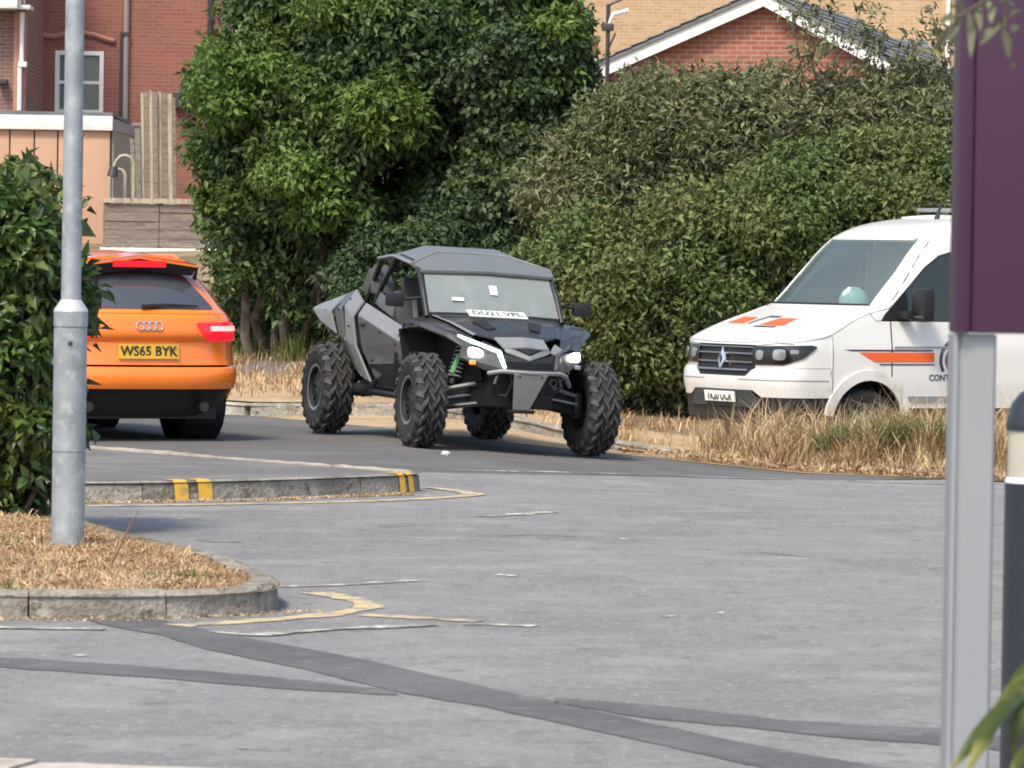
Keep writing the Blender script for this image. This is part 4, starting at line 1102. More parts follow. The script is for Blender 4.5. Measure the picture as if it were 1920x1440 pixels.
P = scatter_poly(VL, 20000, 96, lambda x, y: hz(x, y) + 0.1, 0.6)
tag(blades('verge_grass', P, rs.uniform(0.04, 0.20, len(P)), 0.7, 0.006, MT['straw'], 97), 'thin dry grass on the sandy verge beyond the road', 'grass', kind='stuff')
P = scatter_poly([(-3.8, 57.5), (-1.4, 54.5), (-1.0, 56.5), (-4.8, 66), (-6.2, 72), (-7.2, 72)], 9000, 98, lambda x, y: hz(x, y) + 0.1, 0.6)
tag(blades('bank_grass', P, rs.uniform(0.10, 0.45, len(P)), 0.5, 0.009, MT['grass_green'], 99), 'rough green grass on the bank left of the tree', 'grass', kind='stuff')
P = scatter_poly([(-3.0, 30.55), (-1.7, 31.3), (-0.75, 32.5), (-0.6, 32.35), (-1.6, 31.15), (-3.0, 30.35)], 1500, 101, lambda x, y: 0.004)
o = blades('kerb_straw', P, rs.uniform(0.006, 0.022, len(P)), 2.2, 0.006, MT['straw'], 102); tag(o, 'dead grass caught along the foot of the painted kerb', 'grass', kind='stuff')
P = scatter_poly([(-3.2, 20.55), (-1.6, 20.75), (-1.1, 21.2), (-0.8, 21.5), (-0.98, 21.6), (-1.25, 21.2), (-1.6, 20.97), (-3.2, 20.83)], 700, 103, lambda x, y: 0.008)
o = blades('kerb_debris', P, rs.uniform(0.004, 0.014, len(P)), 2.4, 0.006, MT['straw'], 104); tag(o, 'straw and grit lying along the foot of the island kerb', 'debris', kind='stuff')
# flecks on the car park: fallen leaves and bits of paper
fl = np.array([[*ground_hit(a, b)] for a, b in ((1175, 1012), (950, 1080), (955, 1082), (1355, 1152), (1258, 1158), (150, 1232), (345, 975), (330, 975))])
o = leaf_mesh('paper_scraps', fl + np.array([0, 0, 0.007]), np.concatenate([rs.normal(size=(len(fl), 2)), np.zeros((len(fl), 1))], 1), np.tile([0, 0, 1.0], (len(fl), 1)), rs.uniform(0.03, 0.07, len(fl)), rs.uniform(0.04, 0.09, len(fl)), MT['litter'], None, 0.03)
tag(o, 'pale scraps scattered over the car park asphalt', 'litter', kind='stuff')
bm = bmesh.new(); bmesh.ops.create_icosphere(bm, subdivisions=2, radius=0.032)
_rg = random.Random(7)
for v in bm.verts: v.co = Vector((v.co.x * 1.2, v.co.y, v.co.z * 0.7)) * (1 + _rg.uniform(-0.3, 0.3))
o = bm_obj('scrap', bm, MT['litter'], None, None, ground_hit(835, 854) + Vector((0, 0, 0.018))); tag(o, 'small white scrap lying on the road in front of the buggy', 'litter')
# bare twig on the island
tw = ground_hit(205, 1065, 0.12)
bm = bmesh.new(); add_tube(bm, [tw, tw + Vector((0.05, 0, 0.10)), tw + Vector((0.09, 0, 0.19)), tw + Vector((0.135, 0, 0.275))], [0.006, 0.005, 0.004, 0.002], 5)
add_tube(bm, [tw + Vector((0.09, 0, 0.19)), tw + Vector((0.10, 0, 0.25))], [0.003, 0.001], 4)
tag(bm_obj('bare_twig', bm, MT['twig'], None, 50), 'thin reddish bare twig sticking up beside the lamp post', 'twig')
# stones at the foot of the scrub
rng = random.Random(110)
for k, (a, b, s, lab) in enumerate(((450, 618, 0.11, 'pale stone nearest the orange car at the foot of the scrub'), (520, 612, 0.2, 'largest rough stone at the foot of the scrub'), (568, 616, 0.13, 'middle stone left of the buggy at the foot of the scrub'), (600, 620, 0.15, 'rough stone beside the rear fin of the buggy'), (1195, 727, 0.14, 'pale stone left of the white van below the hedge'), (1225, 728, 0.12, 'pale stone nearest the white van bumper below the hedge'))):
    p = ground_hit(a, b + 4, 0.1)
    bm = bmesh.new(); bmesh.ops.create_icosphere(bm, subdivisions=2, radius=s)
    for v in bm.verts: v.co = Vector((v.co.x * 1.5, v.co.y, v.co.z * 0.6)) * (1 + rng.uniform(-0.16, 0.16))
    tag(bm_obj('stone', bm, MT['stone'], None, None, p), lab, 'stone', 'stones below the scrub')

# ================================================================== VEHICLES
class Plan:
    """car body surface: a rounded plan outline for every height. u runs round the outline from the middle of the near end"""
    def __init__(s, z, xe, xo, W, D, Df, n, sign):
        s.xe, s.xo, s.W = pchip(z, xe), pchip(z, xo), pchip(z, W)
        s.D, s.Df, s.sign = D, Df, sign
        th = np.linspace(0, math.pi / 2, 200)
        y = np.sin(th) ** (2 / n); x = 1 - np.cos(th) ** (2 / n)
        w0 = s.W((z[0] + z[-1]) / 2)
        cum = np.concatenate([[0], np.cumsum(np.hypot(np.diff(y) * w0, np.diff(x) * D))])
        s.L = float(cum[-1]); s.cum, s.fy, s.fx = cum, y, x
    def raw(s, u, z):
        a = abs(u); sg = 1 if u >= 0 else -1
        xe, xo, W = s.xe(z), s.xo(z), s.W(z)
        S = (xo - s.Df) - (xe + s.D)
        if a <= s.L:
            y = W * np.interp(a, s.cum, s.fy); x = xe + s.D * np.interp(a, s.cum, s.fx)
        elif a <= s.L + s.S0:
            y = W; x = xe + s.D + S * (a - s.L) / s.S0
        else:
            b = min(a - s.L - s.S0, s.L); y = W * np.interp(s.L - b, s.cum, s.fy); x = xo - s.Df * np.interp(s.L - b, s.cum, s.fx)
        return Vector((s.sign * x, s.sign * -sg * y, z))
    S0 = 3.0
    def at(s, u, z, off=0.0):
        p = s.raw(u, z)
        if off:
            e = 0.01
            n = (s.raw(u + e, z) - s.raw(u - e, z)).cross(s.raw(u, z + e) - s.raw(u, z - e))
            if n.length > 1e-9:
                n.normalize()
                c = Vector((s.sign * (s.xe(z) + s.xo(z)) / 2, 0, z - 0.2))
                if n.dot(p - c) < 0: n = -n
                p = p + n * off
        return p
    def panel(s, name, outline, mat_, parent, off=0.0, thick=0.02, du=0.08, dv=0.06, out=None, sm=35):
        ux = sum(a for a, b in outline) / len(outline); zz = sum(b for a, b in outline) / len(outline)
        o = out if out else (s.at(ux, zz, 0.1) - s.at(ux, zz))
        return panel(name, outline, lambda u, z: s.at(u, z, off), mat_, parent, du, dv, thick, o, sm)

def tyre_profile(r, w_, rim):
    h = w_ / 2
    return [(rim, -h * 0.80), (rim + 0.03, -h * 0.95), ((r + rim) / 2, -h), (r * 0.93, -h * 0.93), (r * 0.975, -h * 0.75), (r, -h * 0.4), (r, h * 0.4), (r * 0.975, h * 0.75), (r * 0.93, h * 0.93), ((r + rim) / 2, h), (rim + 0.03, h * 0.95), (rim, h * 0.80)]

def car_wheel(parent, c, r, w_, rim, s, spokes=10, name='wheel'):
    """s: +1 outer face towards +y"""
    bm = bmesh.new()
    add_lathe(bm, [(rim, -w_ * 0.38), (rim * 0.93, -w_ * 0.30), (rim * 0.93, w_ * 0.30 ), (rim, w_ * 0.38)], 32, 'Y', False)
    for k in range(spokes):
        a = 2 * math.pi * k / spokes
        rot = Matrix.Rotation(-a, 3, 'Y')
        add_box(bm, rot @ Vector((rim * 0.5, s * w_ * 0.26, 0)), (rim * 0.9, 0.03, 0.035), rot)
    add_lathe(bm, [(0.001, s * w_ * 0.30), (0.06, s * w_ * 0.30), (0.075, s * w_ * 0.2), (0.075, -s * w_ * 0.1)], 16, 'Y', False)
    wh = bm_obj(name, bm, MT['alloy'], parent, 40, c)
    bm = bmesh.new(); add_lathe(bm, tyre_profile(r, w_, rim), 40, 'Y', False)
    bm_obj('tyre', bm, MT['rubber'], wh, 40)
    bm = bmesh.new(); add_lathe(bm, [(0.001, -s * w_ * 0.12), (rim * 0.92, -s * w_ * 0.12)], 24, 'Y', False)
    bm_obj('brake_disc', bm, MT['utv_frame'], wh)
    return wh

# ------------------------------------------------------------------ orange estate car (seen from behind)
pa = ground_hit(275, 829)
head = math.atan2(pa.x, pa.y) - R(20)               # heading, clockwise from +Y
hd = Vector((math.sin(head), math.cos(head), 0))
org = Vector((pa.x, pa.y, 0)) + hd * 0.80
org.z = hz(org.x, org.y)
car = thing('orange_car', 'bright orange estate car seen from behind with its brake light lit', 'car', org, math.pi / 2 - head)
AU = Plan([0.18, 0.30, 0.43, 0.455, 0.56, 0.625, 0.65, 0.70, 0.86, 0.885, 0.93, 1.03, 1.09, 1.13, 1.30, 1.47, 1.55],
          [-0.60, -0.72, -0.80, -0.875, -0.90, -0.885, -0.825, -0.815, -0.80, -0.835, -0.84, -0.825, -0.79, -0.74, -0.58, -0.36, -0.10],
          [3.35, 3.42, 3.46, 3.47, 3.48, 3.48, 3.47, 3.46, 3.36, 3.33, 3.22, 2.70, 2.45, 2.36, 2.02, 1.68, 1.35],
          [0.83, 0.87, 0.895, 0.90, 0.915, 0.915, 0.913, 0.91, 0.905, 0.90, 0.895, 0.88, 0.855, 0.83, 0.745, 0.645, 0.55], 0.50, 0.55, 2.7, 1)
L = AU.L; S0 = 3.0
# wheel arch centres expressed in u: x = xe + D + S*(u-L)/S0 with x=0 and x=2.6
def au_u(x, z=0.5):
    xe, xo = AU.xe(z), AU.xo(z); S = (xo - AU.Df) - (xe + AU.D)
    return L + (x - xe - AU.D) / S * S0
U1, U2 = au_u(0.0), au_u(2.6)
AR = 0.385
def arch(uc, n=10, r=AR, zc=0.345, zmin=0.22):
    k = S0 / ((AU.xo(0.5) - AU.Df) - (AU.xe(0.5) + AU.D))
    a0 = math.asin((zmin - zc) / r)
    return [(uc - r * k * math.cos(a0 + (math.pi - 2 * a0) * t / n), zc + r * math.sin(a0 + (math.pi - 2 * a0) * t / n)) for t in range(n + 1)]
UE = 2 * L + S0
for s in (1, -1):
    # body side: quarter panel, doors and front wing, arches notched
    low = [(0.80, 0.645), (U1 - 0.46, 0.645), (U1 - 0.46, 0.47)]
    q = [(0.795, 0.648), (L + 0.02, 0.648)]
    a1, a2 = arch(U1), arch(U2)
    a1c = [p for p in a1 if p[1] > 0.5 or p[0] > U1]
    side = q + [p for p in a1c] + a2 + [(U2 + 0.62, 0.22), (UE - 0.02, 0.22), (UE - 0.02, 0.80), (U2 + 0.5, 0.90), (U2 - 0.35, 1.03), (U1, 1.085), (L - 0.1, 1.09), (0.795, 1.09)]
    AU.panel('body_side', [(u * s, z) for u, z in side], MT['orange'], car, du=0.12, dv=0.07, out=(0, -s, 0))
    # pillars and roof sides
    AU.panel('pillar_panel', [(u * s, z) for u, z in [(0.62, 1.094), (UE - 1.15, 1.094), (UE - 1.15, 1.535), (0.50, 1.535)]], MT['orange'], car, du=0.12, dv=0.06)
    AU.panel('side_window', [(u * s, z) for u, z in rnd([(L - 0.02, 1.13), (UE - 1.62, 1.11), (UE - 1.62, 1.44), (L + 0.12, 1.45)], 0.05)], MT['glass_dark'], car, off=0.006, thick=0.012, du=0.2, dv=0.08)
    lg = AU.panel('tail_light', [(u * s, z) for u, z in rnd([(0.44, 1.015), (0.50, 0.90), (0.60, 0.865), (1.10, 0.872), (1.16, 0.93), (1.10, 1.005), (0.85, 1.02)], 0.03)], MT['red_lens'], car, off=0.014, thick=0.03, du=0.05, dv=0.04)
    AU.panel('lit_bar', [(u * s, z) for u, z in rnd([(0.58, 0.985), (0.58, 0.945), (1.0, 0.945), (1.0, 0.985)], 0.012)], MT['red_lit'] if s > 0 else MT['red_lens'], lg, off=0.020, thick=0.01, du=0.05, dv=0)
    AU.panel('headlight', [(u * s, z) for u, z in [(UE - 0.85, 0.78), (UE - 0.45, 0.78), (UE - 0.42, 0.66), (UE - 0.8, 0.68)]], MT['lamp_clear'], car, off=0.01)
    tube_obj('roof_rail', [(0.0, -s * 0.56, 1.545), (0.1, -s * 0.56, 1.585), (1.3, -s * 0.56, 1.59), (1.42, -s * 0.56, 1.55)], 0.014, MT['orange'], car)
    m_ = bmesh.new(); add_box(m_, (2.02, -s * 1.0, 1.10), (0.16, 0.20, 0.13), bev=0.03)
    bm_obj('door_mirror', m_, MT['orange'], car, 40)
    for (x, ) in ((0.0,), (2.6,)):
        bm = bmesh.new(); add_lathe(bm, [(AR + 0.02, -0.17), (AR + 0.02, 0.17)], 20, 'Y', False); add_lathe(bm, [(0.01, 0.0), (AR + 0.02, 0.0)], 20, 'Y', False)
        bm_obj('wheel_liner', bm, MT['black'], car, None, (x, -s * 0.70, 0.37))
    car_wheel(car, (0.0, -s * 0.775, 0.345), 0.345, 0.235, 0.235, -s)
    car_wheel(car, (2.6, -s * 0.775, 0.345), 0.345, 0.235, 0.235, -s)
    tube_obj('exhaust_tip', [(-0.80, -s * 0.52, 0.30), (-0.60, -s * 0.52, 0.30)], 0.042, MT['utv_frame'], car, 14)
AU.panel('tailgate', [(-0.788, 0.656), (0.788, 0.656), (0.788, 1.088), (-0.788, 1.088)], MT['orange'], car, du=0.08, dv=0.025)
AU.panel('rear_window', rnd([(-0.74, 1.125), (0.74, 1.125), (0.58, 1.455), (-0.58, 1.455)], 0.05), MT['glass_dark'], car, off=0.006, thick=0.012)
AU.panel('hatch_panel', [(-0.62, 1.094), (0.62, 1.094), (0.5, 1.535), (-0.5, 1.535)], MT['orange'], car)
AU.panel('rear_bumper', [(-U1 + 0.47, 0.36), (-L + 0.10, 0.39), (-L - 0.06 + 0.0, 0.452) if False else (-L + 0.10, 0.452), (L - 0.10, 0.452), (L - 0.10, 0.39), (U1 - 0.47, 0.36), (U1 - 0.42, 0.56), (U1 - 0.42, 0.638), (-U1 + 0.42, 0.638), (-U1 + 0.42, 0.56)], MT['orange'], car, du=0.07, dv=0.03)
AU.panel('rear_diffuser', [(-U1 + 0.47, 0.20), (U1 - 0.47, 0.20), (U1 - 0.47, 0.449), (-U1 + 0.47, 0.449)], MT['black'], car, off=-0.02)
AU.panel('front_panel', [(UE + 0.0, 0.22), (UE + 0.0, 0.8), (UE - 0.55, 0.8), (UE - 0.55, 0.22)], MT['black'], car, off=0.004)
AU.panel('bonnet', [(UE, 0.80), (UE - 0.95, 0.83), (UE - 1.1, 1.09), (UE, 1.09)], MT['orange'], car)
o = AU.panel('bonnet_half', [(-UE, 0.80), (-UE + 0.95, 0.83), (-UE + 1.1, 1.09), (-UE, 1.09)], MT['orange'], car); o.name = 'bonnet'
AU.panel('windscreen', [(UE, 1.10), (UE - 1.0, 1.10), (UE - 0.95, 1.50), (UE, 1.50)], MT['glass_dark'], car)
AU.panel('windscreen', [(-UE, 1.10), (-UE + 1.0, 1.10), (-UE + 0.95, 1.50), (-UE, 1.50)], MT['glass_dark'], car)
# roof
def roofmap(x, y):
    t = (x - 0.65) / 1.2
    return (x, y, 1.525 + 0.105 * (1 - (y / 0.66) ** 2) * (1 - 0.35 * t * t) - 0.02 * t * t)
panel('roof', rnd([(-0.40, -0.55), (1.75, -0.58), (1.75, 0.58), (-0.40, 0.55)], 0.15), roofmap, MT['orange'], car, 0.15, 0.12, 0.03, (0, 0, 1))
# roof spoiler with black rear face and the high brake light
facets('spoiler', [(-0.30, -0.60, 1.515), (-0.30, 0.60, 1.515), (-0.56, 0.53, 1.505), (-0.56, -0.53, 1.505), (-0.30, 0, 1.61), (-0.56, 0, 1.575)], [(0, 4, 5, 3), (4, 1, 2, 5)], MT['orange'], car, 0.02, (0, 0, 1), 40)
facets('spoiler_face', [(-0.557, -0.53, 1.482), (-0.557, 0.53, 1.482), (-0.557, 0, 1.55), (-0.50, 0.50, 1.415), (-0.50, -0.50, 1.415), (-0.50, 0, 1.455)], [(0, 2, 5, 4), (2, 1, 3, 5)], MT['black'], car, 0.06, (-1, 0, 0), 40)
facets('spoiler_side', [(-0.55, -0.54, 1.49), (-0.33, -0.61, 1.50), (-0.44, -0.56, 1.37), (-0.50, -0.51, 1.39)], [(0, 1, 2, 3)], MT['black_gloss'], car, 0.01, (-1, -1, 0))
facets('spoiler_side', [(-0.55, 0.54, 1.49), (-0.33, 0.61, 1.50), (-0.44, 0.56, 1.37), (-0.50, 0.51, 1.39)], [(0, 1, 2, 3)], MT['black_gloss'], car, 0.01, (-1, 1, 0))
facets('high_brake_light', [(-0.563, -0.24, 1.482), (-0.563, 0.24, 1.482), (-0.578, 0.24, 1.535), (-0.578, -0.24, 1.535)], [(0, 1, 2, 3)], MT['red_lens'], car, 0.01, (-1, 0, 0))
# badge (four rings), plate, wiper, handle line
bm = bmesh.new()
for k in range(4):
    cy = (k - 1.5) * 0.056
    ring = [AU.at(-(cy + 0.036 * math.cos(a)), 0.985 + 0.036 * math.sin(a), 0.006) for a in np.linspace(0, 2 * math.pi, 17)]
    add_tube(bm, ring, 0.006, 5, False)
bm_obj('badge', bm, MT['chrome'], car, 60)['kind'] = 'stuff'
px0 = AU.xe(0.78)
npl = AU.panel('number_plate', [(-0.27, 0.705), (0.27, 0.705), (0.27, 0.83), (-0.27, 0.83)], MT['plate_yellow'], car, off=0.022, thick=0.012, du=0.1, dv=0)
text_obj('plate_lettering', 'WS65 BYK', 0.118, MT['letter_black'], npl, frame(AU.at(0, 0.766, 0.026), (0, -1, 0), (0, 0, 1), (-1, 0, 0)), 0.001, 0.94)
tube_obj('rear_wiper', [AU.at(-0.05, 1.125, 0.03), AU.at(0.2, 1.145, 0.03), AU.at(0.52, 1.135, 0.03)], [0.02, 0.012, 0.008], MT['black'], car)
bx('underbody', -0.55, 3.2, -0.72, 0.72, 0.19, 0.30, MT['black'], car)
bx('cabin_floor', -0.5, 2.4, -0.6, 0.6, 0.301, 1.0, MT['black'], car)

# ------------------------------------------------------------------ white van
YV = 47.4
nose = at(1349, 700, YV); nose.z = 0
A_ = R(30.5)
vh = Vector((-math.cos(A_), -math.sin(A_), 0))       # heading
vo = nose - vh * 1.10                               # origin: ground under the front axle
vo.z = -0.31
van = thing('white_van', 'white works van with orange stripe parked behind the dry grass', 'van', vo, math.atan2(vh.y, vh.x))
# local: x forward, front axle at 0, nose at +1.10; Plan works with x' = -x
VZ = [0.28, 0.40, 0.58, 0.64, 0.74, 0.86, 0.89, 1.00, 1.12, 1.16, 1.22, 1.32, 1.42, 1.50, 1.56, 1.82, 2.14, 2.22, 2.31, 2.38, 2.42]
VX = [0.10, 0.06, 0.05, 0.04, 0.02, 0.03, 0.06, 0.062, 0.075, 0.11, 0.23, 0.48, 0.80, 1.03, 1.10, 1.35, 1.67, 1.79, 2.02, 2.40, 2.85]
VW = [0.95, 0.97, 0.985, 0.99, 1.0, 1.0, 1.0, 1.0, 0.995, 0.985, 0.98, 0.965, 0.955, 0.95, 0.945, 0.915, 0.87, 0.85, 0.81, 0.73, 0.60]
VP = Plan(VZ, [x - 1.10 for x in VX], [4.85] * len(VZ), VW, 0.46, 0.35, 3.4, -1)
VP.S0 = 4.0; LV = VP.L
def vu(d, z):
    """u for a point d metres behind the nose on the side at height z"""
    xe, xo = VP.xe(z), VP.xo(z); S = (xo - VP.Df) - (xe + VP.D); x = d - 1.10
    if x >= xe + VP.D: return LV + (x - xe - VP.D) / S * VP.S0
    return float(np.interp((x - xe) / VP.D, VP.fx, VP.cum))
def vs_out(s, pts): return [(vu(d, z) * s, z) for d, z in pts]
ARV = 0.43
archv = lambda dc, z0: [(dc - ARV * math.cos(t), 0.36 + ARV * math.sin(t)) for t in np.linspace(math.asin((z0 - 0.36) / ARV), math.pi - math.asin((z0 - 0.36) / ARV), 13)]
def sidepanel(name, s, pts, mat_, par, off=0.0, thick=0.02, du=0.15, dv=0.08):
    """outline in (metres behind nose, height) on the flat of the side"""
    def mp(d, z): return VP.at(vu(d, z) * s, z, off)
    return panel(name, pts, mp, mat_, par, du, dv, thick, (0, s * 1.0, 0), 35)
UB = 0.80                                             # where the front face ends and the wing begins
for s in (1, -1):
    sidepanel('front_wing', s, [(0.72, 0.42)] + archv(1.10, 0.45)[1:-1] + [(1.56, 0.42), (1.365, 0.60), (1.365, 1.355), (1.20, 1.355), (1.14, 1.48), (0.95, 1.36), (0.66, 1.25), (0.66, 0.9)] if False else
              [(0.66, 0.50)] + archv(1.10, 0.50) + [(1.365 + 0.17, 0.50), (1.365, 0.80), (1.365, 1.355), (1.20, 1.355), (1.12, 1.43), (0.98, 1.38), (0.80, 1.29), (0.66, 1.22)], MT['van_white'], van)
    dr = sidepanel('door', s, [(1.38, 0.80), (1.555, 0.50), (2.42, 0.50), (2.42, 1.355), (1.38, 1.355)], MT['van_white'], van)
    sidepanel('pillar', s, [(1.20, 1.362), (1.125, 1.435), (1.16, 1.48), (1.80, 2.14), (1.88, 2.22), (2.42, 2.22), (2.42, 2.06), (2.17, 2.06), (1.98, 2.01), (1.80, 1.89), (1.31, 1.43), (1.26, 1.362)], MT['van_white'], van, dv=0.06)
    sidepanel('door_window', s, [(1.27, 1.366), (1.32, 1.43), (1.81, 1.88), (1.98, 2.00), (2.17, 2.052), (2.36, 2.052), (2.36, 1.366)], MT['glass_side'], van, off=-0.012, thick=0.006)
    sidepanel('window_frame', s, [(1.275, 1.364), (1.32, 1.43), (1.52, 1.61), (1.55, 1.364)], MT['black'], van, off=0.004, thick=0.012)
    sidepanel('cab_back', s, [(2.365, 1.36), (2.365, 2.055), (2.43, 2.055), (2.43, 1.36)], MT['van_white'], van, off=0.003)
    sidepanel('body_side', s, [(2.435, 0.50)] + archv(4.7, 0.50) + [(5.6, 0.50), (5.6, 2.20), (2.435, 2.20)], MT['van_white'], van)
    sidepanel('roof_edge', s, [(1.89, 2.222), (2.435, 2.222), (2.435, 2.206), (5.6, 2.206), (5.6, 2.412), (2.95, 2.412), (2.55, 2.37), (2.2, 2.31), (2.02, 2.26)], MT['van_white'], van, dv=0.03)
    # flared arch
    fl_ = [(1.10 - r_ * math.cos(t), 0.36 + r_ * math.sin(t)) for r_, ts in ((ARV - 0.015, np.linspace(0.15, math.pi - 0.15, 17)), (ARV + 0.085, np.linspace(math.pi - 0.15, 0.15, 17))) for t in ts]
    sidepanel('wheel_arch_flare', s, fl_, MT['van_white'], van, off=0.022, thick=0.03, du=0.06, dv=0.06)
    VP.panel('headlight', [(u * s, z) for u, z in rnd([(0.46, 0.915), (0.86, 0.92), (1.06, 0.99), (1.20, 1.10), (1.12, 1.115), (0.46, 1.095)], 0.025)], MT['black_gloss'], van, off=0.008, thick=0.02, du=0.06, dv=0.05)
    for (a, b, c, d, m2) in ((0.52, 0.62, 0.965, 1.06, 'lamp_clear'), (0.74, 0.88, 0.965, 1.07, 'lamp_clear'), (0.92, 1.0, 1.03, 1.07, 'alloy')):
        VP.panel('lamp_reflector', [(u * s, z) for u, z in rnd([(a, c), (b, c), (b, d), (a, d)], 0.05)], MT[m2], van, off=0.014, thick=0.01, du=0.05, dv=0.05)
    # livery
    sidepanel('pinstripe', s, [(0.90, 1.062), (1.86, 1.062), (1.86, 1.077), (0.80, 1.077)], MT['van_navy'], van, off=0.004, thick=0.002)
    sidepanel('side_stripe', s, [(1.16, 0.955), (1.88, 0.955), (1.88, 1.05), (0.98, 1.05)], MT['van_orange'], van, off=0.004, thick=0.002)
    sidepanel('pinstripe', s, [(1.24, 0.925), (1.88, 0.925), (1.88, 0.938), (1.21, 0.938)], MT['van_navy'], van, off=0.004, thick=0.002)
    sidepanel('side_moulding', s, [(1.40, 1.092), (2.40, 1.092), (2.40, 1.112), (1.40, 1.112)], MT['post_grey'], van, off=0.006, thick=0.006)
    for ri, rw, a0, a1 in ((0.175, 0.035, 60, 215), (0.105, 0.035, 30, 330)):
        pts = [(2.15 + sgn * (ri + rw * k) * -math.cos(R(t)) * 1.0 * -1 * -1, 0.975 + (ri + rw * k) * math.sin(R(t))) for k, rng_ in ((1, np.linspace(a0, a1, 22)), (0, np.linspace(a1, a0, 22))) for t in rng_ for sgn in (-1,)]
        sidepanel('logo_ring', s, pts, MT['van_navy'], van, off=0.004, thick=0.002, du=0, dv=0)
    sidepanel('logo_gold', s, [(2.10, 0.95), (2.24, 1.03), (2.24, 1.00), (2.12, 0.93)], MT['plate_yellow'], van, off=0.005, thick=0.002, du=0, dv=0)
    pm = VP.at(vu(2.05, 0.80) * s, 0.80, 0.004)
    text_obj('side_lettering', 'CONTRACT', 0.085, MT['van_navy'], van, frame(pm, (-1 if s > 0 else 1, 0, 0), (0, 0, 1), (0, s, 0)) if s < 0 else frame(pm, (-1, 0, 0), (0, 0, 1), (0, 1, 0)), 0.001)
    # mirror
    bm = bmesh.new(); add_box(bm, (-0.52, s * 1.16, 1.52), (0.14, 0.24, 0.33), bev=0.05)
    mr = bm_obj('door_mirror', bm, MT['black'], van, 40)
    box_obj('mirror_arm', (-0.40, s * 1.0, 1.42), (0.1, 0.25, 0.08), MT['black'], mr, 0.02)
    box_obj('mirror_trim', (-0.455, s * 1.17, 1.405), (0.02, 0.16, 0.02), MT['chrome'], mr)
    for x in (0.0, -3.6):
        car_wheel(van, (x, s * 0.86, 0.345), 0.345, 0.225, 0.21, s, 8)
    for x in (0.0, -3.6):
        bm = bmesh.new(); add_lathe(bm, [(ARV + 0.01, -0.17), (ARV + 0.01, 0.17)], 20, 'Y', False); add_lathe(bm, [(0.01, -s * 0.1), (ARV + 0.01, -s * 0.1)], 20, 'Y', False)
        bm_obj('wheel_liner', bm, MT['black'], van, None, (x, s * 0.76, 0.36))
    st_ = bmesh.new(); add_box(st_, (-1.35, s * 0.45, 1.25), (0.16, 0.48, 0.75), bev=0.06); add_box(st_, (-1.37, s * 0.45, 1.78), (0.10, 0.26, 0.22), bev=0.05); add_box(st_, (-1.1, s * 0.45, 0.85), (0.5, 0.5, 0.14), bev=0.04)
    bm_obj('seat', st_, MT['interior'], van, 40)['kind'] = 'stuff'
def VF(z): return vu(0.665, z)
VP.panel('front_bumper', [(-VF(.6), 0.60), (-0.62, 0.60), (-0.50, 0.665), (0.50, 0.665), (0.62, 0.60), (VF(.6), 0.60), (VF(.74), 0.74), (VF(.885), 0.885), (0.75, 0.885), (0.52, 0.885), (0.40, 0.80), (-0.40, 0.80), (-0.52, 0.885), (-0.75, 0.885), (-VF(.885), 0.885), (-VF(.74), 0.74)], MT['van_white'], van, du=0.06, dv=0.05)
VP.panel('lower_bumper', [(-VF(.36), 0.36), (VF(.36), 0.36), (VF(.59), 0.596), (-VF(.59), 0.596)], MT['black'], van, off=-0.01)
VP.panel('lower_grille', [(-0.6, 0.5), (0.6, 0.5), (0.48, 0.66), (-0.48, 0.66)], MT['interior'], van, off=0.012, thick=0.02)
gr = VP.panel('grille', [(-0.40, 0.803), (0.40, 0.803), (0.50, 0.888), (0.50, 1.10), (-0.50, 1.10), (-0.50, 0.888)], MT['black'], van, off=-0.012, thick=0.03, du=0.08, dv=0.04)
for z0, z1, hw in ((0.852, 0.864, 0.42), (0.93, 0.944, 0.46), (1.015, 1.029, 0.46), (1.08, 1.09, 0.47)):
    VP.panel('slat', [(-hw, z0), (hw, z0), (hw, z1), (-hw, z1)], MT['alloy'], gr, off=0.010, thick=0.02, du=0.08, dv=0)
loz = [(0.0, 0.108), (0.07, 0.0), (0.0, -0.108), (-0.07, 0.0)]; inn = [(a * 0.45, b * 0.5) for a, b in loz]
bm = bmesh.new()
vo_ = [bm.verts.new(VP.at(a, 0.965 + b, 0.035)) for a, b in loz]; vi_ = [bm.verts.new(VP.at(a, 0.965 + b, 0.05)) for a, b in inn]
for k in range(4): bm.faces.new((vo_[k], vo_[(k + 1) % 4], vi_[(k + 1) % 4], vi_[k]))
solidify_bm(bm, 0.02, (1, 0, 0)); bm_obj('badge', bm, MT['chrome'], gr, 30)
for s in (1, -1):
    VP.panel('wing_front', [(u * s, z) for u, z in [(0.50, 0.890), (VF(.89), 0.890), (VF(1.0), 1.0), (VF(1.12), 1.12), (VF(1.17), 1.17), (VF(1.215), 1.215), (VF(1.215) - 0.06, 1.19), (1.0, 1.145), (0.50, 1.115)]], MT['van_white'], van, off=-0.004)
BON = [(0.52, 1.108), (1.0, 1.147), (VF(1.215) - 0.05, 1.19), (vu(0.66, 1.22), 1.222), (vu(0.80, 1.29), 1.292), (vu(0.98, 1.38), 1.382), (vu(1.12, 1.43), 1.432), (1.14, 1.50)]
VP.panel('bonnet', BON + [(-a, b) for a, b in BON[::-1]], MT['van_white'], van, off=0.006, du=0.08, dv=0.02)
